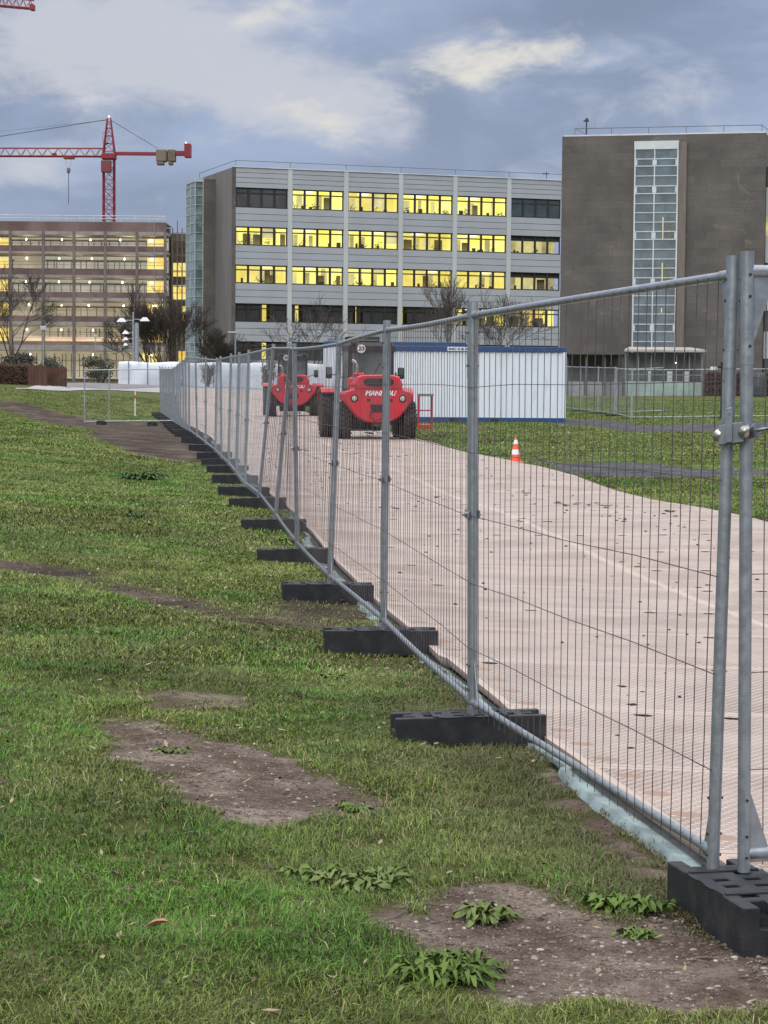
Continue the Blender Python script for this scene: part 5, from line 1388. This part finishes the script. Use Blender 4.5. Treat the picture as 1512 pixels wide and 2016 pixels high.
def crane():
    Y = 345.0; c = at(214.5, 450, Y); gz = .5; P = lambda px, py: at(px, py, Y)-Vector((c.x, c.y, 0))
    t = thing('tower_crane', (c.x, c.y, 0), 'red tower crane with its whole mast visible behind the brick building', 'crane', rz=.0001)
    zs = P(214.5, 314).z
    mb = MB(); lattice(mb, (0, 0, gz), (0, 0, zs), 1.65, 1.65, int((zs-gz)/1.55), .13, .055, tri=False); mb.build('mast', CRANE, t)
    MB().bbox(-1.1, 1.1, -1.1, 1.1, zs, zs+.9, .1).build('slewing_ring', CRANE, t)
    MB().bbox(-1.0, .55, -2.2, -1.0, zs-2.2, zs-.3, .1).build('cabin', mat('crane_cabin', (.20,.03,.04), (.09,.07,.07), .6, .4), t)
    apex = P(214.5, 233); zb = P(214.5, 302).z
    mb = MB()
    for sx in (-1, 1):
        for sy in (-1, 1): mb.tube((sx*.95, sy*.8, zb-.6), (apex.x+sx*.25, sy*.2, apex.z), .14, .11, n=6)
    for f in (.15, .35, .55, .75):
        for (a, b) in (((-1,-1),(1,-1)),((1,-1),(1,1)),((1,1),(-1,1)),((-1,1),(-1,-1))):
            q = lambda s_, g: Vector((s_[0]*lerp(.95, .25, g), s_[1]*lerp(.8, .2, g), lerp(zb-.6, apex.z, g)))
            mb.tube(q(a, f), q(b, f), .06, n=4); mb.tube(q(a, f), q(b, min(1, f+.2)), .05, n=4)
    mb.build('tower_head', CRANE, t)
    MB().box(-.9, -.1, -.6, .6, apex.z-3.9, apex.z-3.8).tube((-.9, -.6, apex.z-3.8), (-.9, -.6, apex.z-2.2), .04, n=4).tube((-.1, -.6, apex.z-3.8), (-.1, -.6, apex.z-2.2), .04, n=4).tube((-.9, -.6, apex.z-2.2), (-.1, -.6, apex.z-2.2), .04, n=4).build('platform', CRANE, t)
    MB().lathe([(.02,-.15),(.17,0),(.02,.15)], Matrix.Translation((apex.x, 0, apex.z+.3)), 8).build('warning_light', AVI, t)
    j1 = P(-420, 306); j0 = P(204, 308.0)
    mb = MB(); lattice(mb, (j1.x, 0, j1.z), (j0.x+.4, 0, j0.z), 1.2, 1.25, 30, .12, .05); mb.build('jib', CRANE, t)
    k = P(366, 304); MB().box(1.0, k.x, -.5, -.32, zb-.25, zb+.22).box(1.0, k.x, .32, .5, zb-.25, zb+.22).box(1.0, k.x, -.3, .3, zb-.2, zb-.1).build('counter_jib', CRANE, t, smooth=False)
    rl = MB(); rx0, rx1 = 1.2, P(350, 300).x; zr = zb+1.15
    rl.tube((rx0, -.5, zr), (rx1, -.5, zr), .03, n=4); x = rx0
    while x < rx1: rl.tube((x, -.5, zb+.2), (x, -.5, zr), .03, n=4); x += 1.3
    rl.build('walkway_railing', mat('railing_pale', (.42,.44,.47)), t)
    for (a, b, y1_) in ((308,329,325),(331,346,325)):
        p0, p1 = P(a, 295), P(b, y1_); MB().bbox(p0.x, p1.x, -.9, .9, p1.z+.5, p0.z, .1).bbox(p0.x+.1, p1.x-.45, -.85, .85, p1.z, p1.z+.49, .08).build('counterweight', CONCW, t)
    p0, p1 = P(364, 284), P(376, 310); MB().box(p0.x, p1.x, -1.2, 1.2, p1.z, p0.z).box(P(347,297).x, p0.x, -.8, .8, P(350,306).z, P(350,298).z).build('end_plate', CRANE, t, smooth=False)
    MB().lathe([(.02,-.13),(.14,0),(.02,.13)], Matrix.Translation((P(366,281).x, 0, P(366,281).z)), 8).build('warning_light', AVI, t)
    ST = mat('cable_dark', (.05,.05,.06), None, 1, .6)
    q0 = P(312, 293); MB().tube((apex.x+.3, 0, apex.z-.3), (q0.x, 0, q0.z), .055, n=4).build('tie_bar', ST, t)
    q1 = P(-60, 278); MB().tube((apex.x-.3, 0, apex.z-.2), (q1.x, 0, q1.z), .065, n=4).build('tie_bar', ST, t)
    q2 = P(-400, 300); MB().tube((apex.x-.3, 0, apex.z-.3), (q2.x, 0, q2.z), .02, n=4).build('tie_bar', ST, t)
    a, b = P(126, 309), P(146, 313); MB().box(a.x, b.x, -.8, .8, b.z, a.z).lathe([(.05,-.4),(.25,-.3),(.25,.3),(.05,.4)], Matrix.Translation((P(107,304).x, 0, P(107,304).z)) @ Matrix.Rotation(R(90), 4, 'Y'), 10).build('trolley', CRANE, t, smooth=False)
    h0, h1 = P(135, 313), P(135, 330); rp = MB()
    for dx in (-.5, .5): rp.tube((h0.x+dx, 0, h0.z), (h0.x+dx*.4, 0, h1.z), .02, n=4)
    rp.build('hoist_rope', ST, t)
    hb = MB().lathe([(.05,-.55),(.26,-.35),(.32,.1),(.2,.35),(.05,.4)], Matrix.Translation((h1.x, 0, h1.z-.4)), 10).build('hook_block', mat('hook_brown', (.20,.14,.12), None, 1, .6), t)
    e = P(135, 401); MB().tube((h1.x, 0, h1.z-.8), (h1.x, 0, e.z), .055, n=5).build('load_chain', ST, t)
    # second crane: only the jib tip reaches into the frame
    Y = 250.0; c = at(-300, 60, Y); P = lambda px, py: at(px, py, Y)-Vector((c.x, c.y, 0))
    t = thing('tower_crane', (c.x, c.y, 0), 'red crane jib tip reaching in at the top left corner of the sky', 'crane', rz=.0001)
    a, b = P(-300, -15), P(66, 17.5); mb = MB(); lattice(mb, a, b, 1.1, .95, 26, .085, .04); mb.build('jib', CRANE, t)
    MB().box(b.x-.35, b.x+.1, -.7, .7, b.z-.15, b.z+.45).build('jib_end', CRANE, t, smooth=False)
    mb = MB(); lattice(mb, (a.x, 0, .5), (a.x, 0, a.z), 1.7, 1.7, 26, .12, .05, tri=False); mb.build('mast', CRANE, t)
crane()

# ------------------------------------------------------------------ trees, shrubs, hedges
def grow(mb, p, d, L, r, lev, rnd, spread, up, nseg=4, minr=.012):
    pts = [p.copy()]; rs = [r]; q = p.copy(); dd = d.normalized()
    for i in range(nseg):
        dd = (dd + Vector((rnd.gauss(0, .10), rnd.gauss(0, .10), rnd.gauss(0, .06)+up*.06))).normalized()
        q = q + dd*L/nseg; pts.append(q.copy()); rs.append(max(minr*.7, r*(1-.55*(i+1)/nseg)))
    mb.path(pts, rs, n=6 if lev > 3 else (4 if lev > 1 else 3), cap=False)
    if lev <= 0: return
    nb = rnd.randint(3, 4) if lev > 1 else rnd.randint(3, 5)
    for k in range(nb):
        f = rnd.uniform(.35, 1.0) if k else 1.0; i = min(nseg-1, int(f*nseg)); base = pts[i].lerp(pts[i+1], f*nseg-i) if i < nseg else pts[-1]
        a = dd.orthogonal().normalized(); a.rotate(Matrix.Rotation(rnd.random()*6.28, 3, dd)); sp = spread*rnd.uniform(.5, 1.15)
        nd = (dd*math.cos(sp)+a*math.sin(sp)).normalized(); nd.z += up*.12
        grow(mb, base, nd, L*rnd.uniform(.58, .80), max(minr, r*(1-.5*f)*.72), lev-1, rnd, spread, up, 3, minr)
def bare_tree(px, py, Y, H, label, seed, lev=5, spread=.55, up=.6, stems=1, r=.10, group='bare winter trees', m_=BARK, minr=.012, lean=0):
    H *= 1.42
    p = at(px, py, Y); z = tz(p.x, p.y); rnd = random.Random(seed)
    t = thing('bare_tree', (p.x, p.y, z), label, 'tree', group, rz=.0001)
    tr = MB(); th = H*.20
    cr = MB()
    for s in range(stems):
        d = Vector((rnd.gauss(0, .12 if stems == 1 else .45)+lean, rnd.gauss(0, .12 if stems == 1 else .35), 1)).normalized()
        e = d*th; tr.path([(0,0,-.1), tuple(e*.5), tuple(e)], [r*1.25, r*1.05, r*.9], n=8)
        for k in range(3 if stems == 1 else 2):
            a = d.orthogonal().normalized(); a.rotate(Matrix.Rotation(k*2.1+rnd.random(), 3, d))
            nd = (d*math.cos(spread*.8)+a*math.sin(spread*.8)).normalized(); grow(cr, e*.98, nd, H*.30, r*.7, lev-1, rnd, spread, up, 4, minr)
        grow(cr, e*.98, d, H*.30, r*.75, lev-1, rnd, spread, up, 4, minr)
    tr.build('trunk', m_, t); cr.build('crown', m_, t, smooth=False)
bare_tree(18, 738, 195, 7.6, 'bare spreading tree at the left picture edge before the brick building', 21, lev=6, spread=.52, stems=1, r=.15, minr=.014)
bare_tree(312, 725, 172, 5.4, 'dense dark bare tree rising behind the white tarpaulin barrier', 22, lev=6, spread=.42, stems=3, r=.10, minr=.012, m_=TWIG)
bare_tree(335, 725, 176, 4.9, 'bare tree close to the stair tower glass, right of the densest tree', 29, lev=6, spread=.38, stems=2, r=.08, minr=.012, m_=TWIG)
bare_tree(405, 725, 180, 3.9, 'low dark leafless tree before the end wall of the office block', 23, lev=6, spread=.5, stems=3, r=.07, minr=.014, m_=TWIG)
bare_tree(622, 715, 165, 5.3, 'small flat-topped bare tree above the farther forklift', 24, lev=5, spread=.72, up=.1, r=.09, minr=.015)
bare_tree(902, 705, 148, 5.9, 'slim bare tree behind the container, left of the two there', 25, lev=5, spread=.42, r=.075, minr=.014)
bare_tree(985, 705, 146, 5.2, 'forked bare tree behind the container, right of the slim one', 26, lev=5, spread=.60, up=.35, stems=2, r=.075, minr=.014)
def leaf_cloud(mb, c, rx, ry, rz_, n, s, rnd, mats_n=2):
    for _ in range(n):
        while True:
            a, b, d = rnd.uniform(-1, 1), rnd.uniform(-1, 1), rnd.uniform(-1, 1)
            if a*a+b*b+d*d < 1: break
        q = Vector((c[0]+a*rx, c[1]+b*ry, c[2]+d*rz_)); u = Vector((rnd.gauss(0,1), rnd.gauss(0,1), rnd.gauss(0,1))).normalized(); v = u.orthogonal().normalized(); l = s*rnd.uniform(.6, 1.5)
        mb.mi = rnd.randrange(mats_n); mb.add([q-u*l, q-v*l*.45, q+u*l, q+v*l*.45], [(0,1,2,3)])
LG = mat('evergreen_leaf', (.050,.055,.034), None, 3, .7); LG2 = mat('evergreen_leaf_dark', (.030,.038,.022), None, 3, .7)
def bush(px, py, Y, W, H, label, seed, mats_=(LG, LG2), n=2600, s=.07, stem=.5, name='shrub', group=None):
    p = at(px, py, Y); z = tz(p.x, p.y); rnd = random.Random(seed)
    t = thing(name, (p.x, p.y, z), label, 'shrub', group, rz=.0001)
    st = MB()
    for k in range(6): a = rnd.random()*6.28; st.path([(0,0,-.05), (math.cos(a)*W*.12, math.sin(a)*W*.12, H*.35), (math.cos(a)*W*.32, math.sin(a)*W*.3, H*.8)], [.05,.035,.015], n=5)
    st.build('stem', BARK, t)
    mb = MB()
    for k in range(14):
        a = rnd.random()*6.28; rr = rnd.uniform(.1, .62)*W/2; zz = H*rnd.uniform(stem, .82)
        leaf_cloud(mb, (math.cos(a)*rr, math.sin(a)*rr, zz), W*rnd.uniform(.14, .24), W*.2, H*rnd.uniform(.10, .2), n//14, s, rnd, len(mats_))
    mb.build('foliage', list(mats_), t, smooth=False)
bush(198, 757, 165, 3.6, 2.8, 'round grey-green bush left of the white tarpaulin barrier', 31, stem=.38)
bush(97, 740, 170, 3.0, 2.7, 'grey-green bush behind the lamp post near the brown boards', 32, stem=.3)
RT = (mat('red_twig', (.16,.10,.085), None, 3, .9), mat('brown_twig', (.10,.07,.055), None, 3, .9))
bush(832, 700, 140, 3.6, 2.9, 'reddish brown twiggy shrub showing above the container roof', 33, mats_=RT, n=3600, s=.06, stem=.45)
bush(525, 772, 133, 1.1, 2.4, 'narrow dry brown shrub left of the farther forklift', 34, mats_=RT, n=1800, s=.06, stem=.15)
bush(410, 772, 140, 1.4, 1.9, 'dry brown shrub seen through the far fence panels before the barrier', 35, mats_=RT, n=1200, s=.05, stem=.2)
bush(68, 722, 122, .55, 1.1, 'small dark pointed conifer behind the brown boards', 36, n=900, s=.05, stem=.1)
bush(35, 735, 130, 2.6, 1.9, 'dark green bush behind the brown hedge at the left edge', 37, stem=.3, n=2000)
def hedge(px0, px1, py, Y, H, D, label, m2, seed, name='hedge'):
    a, b = at(px0, py, Y), at(px1, py, Y); z = min(tz(a.x, a.y), tz(b.x, b.y))-.05; L = b.x-a.x; rnd = random.Random(seed)
    t = thing(name, (a.x, a.y, z), label, 'hedge', rz=.0001)
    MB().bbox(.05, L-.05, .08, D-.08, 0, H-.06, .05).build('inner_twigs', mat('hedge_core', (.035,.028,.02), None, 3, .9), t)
    mb = MB(); n = int((L*H+L*D)*1500/ (1 if L < 6 else 2))
    for _ in range(n):
        f = rnd.random()
        if f < .6: q = Vector((rnd.uniform(0, L), rnd.uniform(-.06, .10), rnd.uniform(0, H)))
        elif f < .9: q = Vector((rnd.uniform(0, L), rnd.uniform(0, D), H+rnd.uniform(-.10, .07)))
        else: q = Vector((rnd.choice((0, L))+rnd.uniform(-.06, .06), rnd.uniform(0, D), rnd.uniform(0, H)))
        u = Vector((rnd.gauss(0,1), rnd.gauss(0,1), rnd.gauss(0,1))).normalized(); v = u.orthogonal().normalized(); l = .045*rnd.uniform(.6, 1.5)
        mb.mi = rnd.randrange(2); mb.add([q-u*l, q-v*l*.5, q+u*l, q+v*l*.5], [(0,1,2,3)])
    mb.build('leaves', list(m2), t, smooth=False)
hedge(-60, 55, 754, 112, 1.05, .9, 'clipped brown hedge at the left edge next to the rusty boards', (mat('beech_brown', (.13,.075,.045), None, 3, .8), mat('beech_dark', (.07,.045,.028), None, 3, .8)), 41)
hedge(1392, 1520, 766, 158, 1.75, 1.0, 'low dark brown hedge at the foot of the stone building', RT, 42)
def boards(px0, px1, py, Y, H, label, dark):
    a, b = at(px0, py, Y), at(px1, py, Y); z = tz(a.x, a.y); L = b.x-a.x
    t = thing('board_fence', (a.x, a.y, z-.03), label, 'fence', rz=.0001)
    n = max(4, int(L/.14)); mb = MB()
    for i in range(n):
        x = L*i/n; mb.box(x, x+L/n-.014, (0 if (i % 2 or dark) else .03), .06, 0, H+(.0 if dark else .02*(i % 2)))
    mb.build('boards', WOOD if not dark else mat('dark_rust_board', (.085,.035,.022), (.06,.026,.018), 2, .8), t, smooth=False)
    for x in (0, L-.08): MB().box(x, x+.08, .065, .15, 0, H-.05).build('post', BARK, t, smooth=False)
    MB().box(0, L, .062, .10, H*.7, H*.7+.08).build('rail', BARK, t, smooth=False)
boards(55.5, 92, 756, 111.5, 1.05, 'rust brown slatted board fence right of the brown hedge', False)
boards(92.5, 131, 756, 112.5, 1.00, 'smooth dark rust-coloured board fence at the right end of the hedge', True)

# ------------------------------------------------------------------ lamps and masts
def lamp_post(px, pyb, pyt, Y, r, label, head='arm', m_=None):
    p = at(px, pyb, Y); z = tz(p.x, p.y); H = at(px, pyt, Y).z-z; m_ = m_ or GALV_FAR
    t = thing('lamp_post', (p.x, p.y, z), label, 'lamp post', rz=.0001)
    MB().tube((0,0,0), (0,0,H), r, r*.75, n=10).build('pole', m_, t)
    if head == 'flat': MB().bbox(-.62, .12, -.22, .22, H-.04, H+.08, .03).build('lamp_head', mat('lamp_head_pale', (.5,.52,.54), None, 1, .5), t)
    elif head == 'box': MB().bbox(-.2, .2, -.15, .15, H-.02, H+.28, .03).build('lamp_head', mat('lamp_head_pale', (.5,.52,.54), None, 1, .5), t)
    elif head == 'flood':
        for i, (dz, side, s_) in enumerate(((-.62,-1,1.0),(-.55,1,1.0),(-1.5,-1,.7),(-1.95,-1,.55),(-2.35,-1,.45))):
            x = side*(.85 if i < 2 else .55)
            MB().tube((0,0,H+dz), (x, 0, H+dz), .03, n=6).build('arm', GALV_FAR, t)
            k = (lambda q: q)
            MB().loft([[(x-.36*s_, -.2, H+dz-.12), (x+.36*s_, -.2, H+dz-.12), (x+.36*s_, .2, H+dz-.12), (x-.36*s_, .2, H+dz-.12)], [(x-.12*s_, -.12, H+dz+.16*s_), (x+.14*s_, -.12, H+dz+.16*s_), (x+.14*s_, .12, H+dz+.16*s_), (x-.12*s_, .12, H+dz+.16*s_)]]).build('floodlight', WHITE, t)
lamp_post(262, 722, 614, 160, .085, 'tall pale floodlight mast with several lamp heads above the tarpaulin barrier', 'flood')
def silo():
    p = at(269, 722, 166); z = tz(p.x, p.y); H = at(269, 638, 166).z-z
    o = MB().tube((p.x, p.y, z), (p.x, p.y, z+H), .17, n=16).tube((p.x, p.y, z+H), (p.x, p.y, z+H+.1), .14, n=16).build('duct_pipe', GALV_FAR, org=(p.x, p.y, z))
    tag(o, 'thick pale vertical pipe right beside the floodlight mast', 'pipe')
silo()
lamp_post(85, 752, 650, 150, .05, 'thin grey lamp post between the rusty boards and the bush', 'box')
lamp_post(188, 730, 664, 230, .05, 'short pale lamp post above the round grey-green bush', 'box')
lamp_post(463, 745, 655, 178, .09, 'lamp post with a flat head at the corner of the office block', 'flat')
def tank():
    p = at(1494, 775, 155); z = tz(p.x, p.y)
    o = MB().lathe([(.50, 0), (.53, .05), (.53, 1.55), (.48, 1.68), (.2, 1.72)], Matrix.Translation((p.x, p.y, z)), 24).build('dark_tank', mat('tank_grey', (.05,.06,.07), (.07,.08,.09), 2, .5), org=(p.x, p.y, z))
    tag(o, 'dark upright cylinder tank beside the low hedge at the right edge', 'tank')
tank()
for o in bpy.data.objects:
    if '_org' in o: del o['_org']
